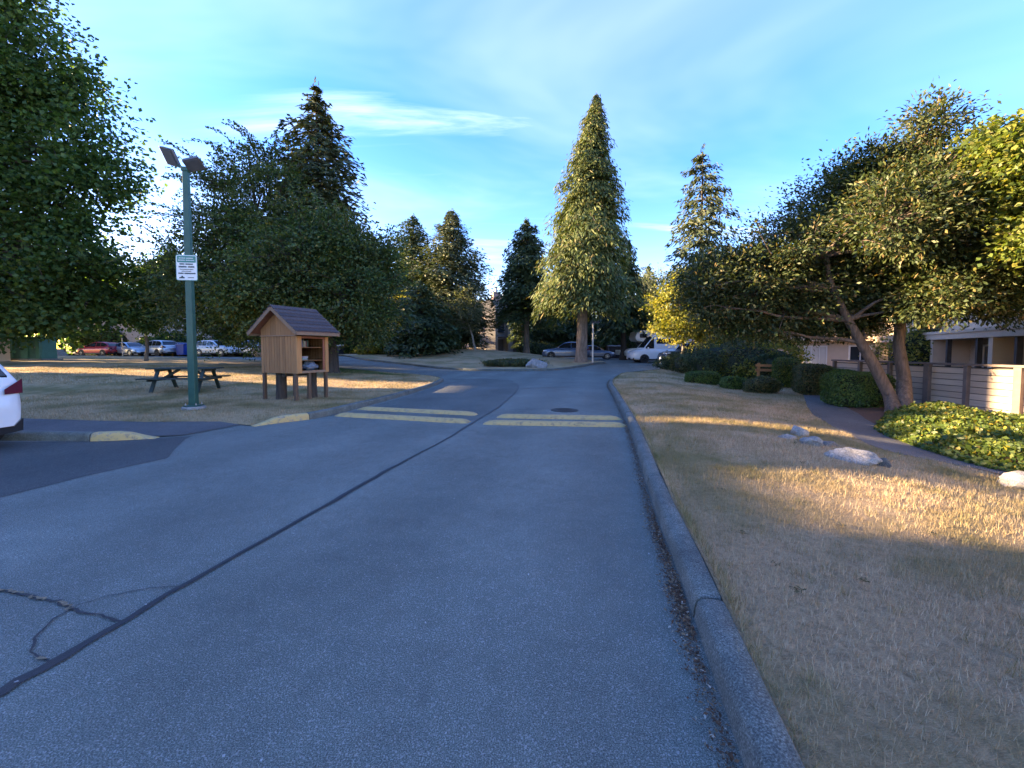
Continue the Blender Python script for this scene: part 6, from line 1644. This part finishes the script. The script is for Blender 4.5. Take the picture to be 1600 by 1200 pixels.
def scatter(poly, x0, x1, y0, y1, n, hole=None, mask=True):
    X = rng.uniform(x0, x1, n); Y = rng.uniform(y0, y1, n)
    k = inpoly(X, Y, poly)
    if mask: k &= rng.random(n) < patchy(X, Y)
    for h_ in hole or []: k &= ~inpoly(X, Y, h_)
    return X[k], Y[k]
bedp = offset_line(PATH_R, 0.0)[6:] + [(14, -6), (20, 12), (18, 24), (13.4, 18.6)]
pathp = PATH_L + PATH_R[::-1]
for (x0, x1, y0, y1, n, h_, w_) in ((0.4, 6.5, 0.6, 4.5, 150000, 0.042, 0.0032), (1.0, 9.5, 4.5, 9, 120000, 0.05, 0.0055), (2, 13, 9, 18, 90000, 0.055, 0.010), (3, 16, 18, 30, 45000, 0.06, 0.02)):
    X, Y = scatter(R_LAWN, x0, x1, y0, y1, n, [bedp, pathp])
    blades('dry_grass', X, Y, lawnh(X, Y), h_, w_, bm_r, rng, 0.95, 'dry tan grass blades on the right lawn')
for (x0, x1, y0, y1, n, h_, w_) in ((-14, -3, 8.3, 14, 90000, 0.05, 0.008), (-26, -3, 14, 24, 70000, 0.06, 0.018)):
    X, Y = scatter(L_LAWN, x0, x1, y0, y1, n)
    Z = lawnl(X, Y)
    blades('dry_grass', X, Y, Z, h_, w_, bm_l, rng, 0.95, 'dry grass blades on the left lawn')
# longer tufts left standing in the mown lawn
X, Y = scatter(R_LAWN, 0.7, 10, 1.0, 14, 1500, [bedp, pathp]); X = np.repeat(X, 26); Y = np.repeat(Y, 26); n = len(X)
X = X + rng.normal(size=n) * 0.028; Y = Y + rng.normal(size=n) * 0.028
bm_t = blademat('tuft_blades', [(0.0, (0.16, 0.14, 0.05)), (0.5, (0.34, 0.26, 0.13)), (1.0, (0.55, 0.43, 0.26))], (0.17, 0.165, 0.05), 0.9)
blades('dry_grass', X, Y, lawnh(X, Y), 0.062, 0.0036, bm_t, rng, 0.6, 'longer straw tufts standing in the right lawn')
ke = np.array(offset_line(RK, KW + 0.02)[6:80]); n = 9000; i0 = rng.integers(0, len(ke) - 1, n); t_ = rng.random(n)[:, None]
pp = ke[i0] * (1 - t_) + ke[i0 + 1] * t_ + np.abs(rng.normal(size=(n, 1))) * np.array([[0.03, -0.006]])
blades('dry_grass', pp[:, 0], pp[:, 1], lawnh(pp[:, 0], pp[:, 1]), 0.06, 0.004, bm_t, rng, 0.8, 'untrimmed straw along the back of the right kerb')
# fallen leaves along the gutter and on the lawn
S = np.array(gk[3:75]); n = 11000
i0 = rng.integers(0, len(S) - 1, n); t_ = rng.random(n)[:, None]
pp = S[i0] * (1 - t_) + S[i0 + 1] * t_ + np.abs(rng.normal(size=(n, 1))) * np.array([[-0.045, 0.008]]) + np.array([[0.035, -0.006]]) + rng.normal(size=(n, 2)) * 0.008
C = np.stack([pp[:, 0], pp[:, 1], G(pp[:, 0], pp[:, 1]) + 0.016], 1)
lm = leafmat('fallen_leaves', [(0.0, (0.06, 0.03, 0.018)), (0.6, (0.15, 0.075, 0.04)), (0.93, (0.30, 0.20, 0.11)), (1.0, (0.55, 0.5, 0.42))], 0.1, 0.9)
o = link(leaf_mesh('leaf_litter', C, rng.normal(size=(n, 3)) * np.array([1, 1, .12]), np.array([0, 0, 1.0]) + rng.normal(size=(n, 3)) * .25, 0.022 * rng.uniform(.3, 1.6, n), 0.010 * rng.uniform(.4, 1.5, n)), 'leaf_litter', lm)
tag(o, 'brown leaf litter lying in the gutter along the right kerb', 'leaf litter', kind='stuff')
X, Y = scatter(R_LAWN, 0.6, 9, 1.5, 14, 90, [pathp]); X = np.repeat(X, 14); Y = np.repeat(Y, 14); n = len(X)
X = X + rng.normal(size=n) * 0.02; Y = Y + rng.normal(size=n) * 0.018
o = link(leaf_mesh('leaf_litter', np.stack([X, Y, lawnh(X, Y) + 0.015 + 0.02 * rng.random(n)], 1), rng.normal(size=(n, 3)) * np.array([1, 1, .4]), np.array([0, 0, 1.0]) + rng.normal(size=(n, 3)) * .5, 0.032 * rng.uniform(.4, 1.4, n), 0.013 * rng.uniform(.4, 1.4, n)), 'leaf_litter', leafmat('dark_weeds', [(0.0, (0.08, 0.075, 0.035)), (0.7, (0.15, 0.12, 0.06)), (1.0, (0.28, 0.21, 0.12))], 0.1, 0.9))
tag(o, 'dark scattered leaves and weeds on the right lawn', 'leaf litter', kind='stuff')
# loose chips on the road
n = 260; X = rng.uniform(-6, 2.4, n); Y = rng.uniform(1.2, 12, n); k = ~inpoly(X, Y, R_LAWN) & ~inpoly(X, Y, L_LAWN); X = X[k]; Y = Y[k]; n = len(X)
o = link(leaf_mesh('road_grit', np.stack([X, Y, np.full(n, 0.013)], 1), rng.normal(size=(n, 3)) * np.array([1, 1, .1]), np.tile(np.array([0, 0, 1.0]), (n, 1)), 0.018 * rng.uniform(.3, 1.6, n), 0.010 * rng.uniform(.4, 1.4, n)), 'road_grit', plain('pale_grit', (0.35, 0.34, 0.32), 0.9, 0.5, 60))
tag(o, 'pale grit and bits of leaf scattered on the asphalt', 'grit', kind='stuff')
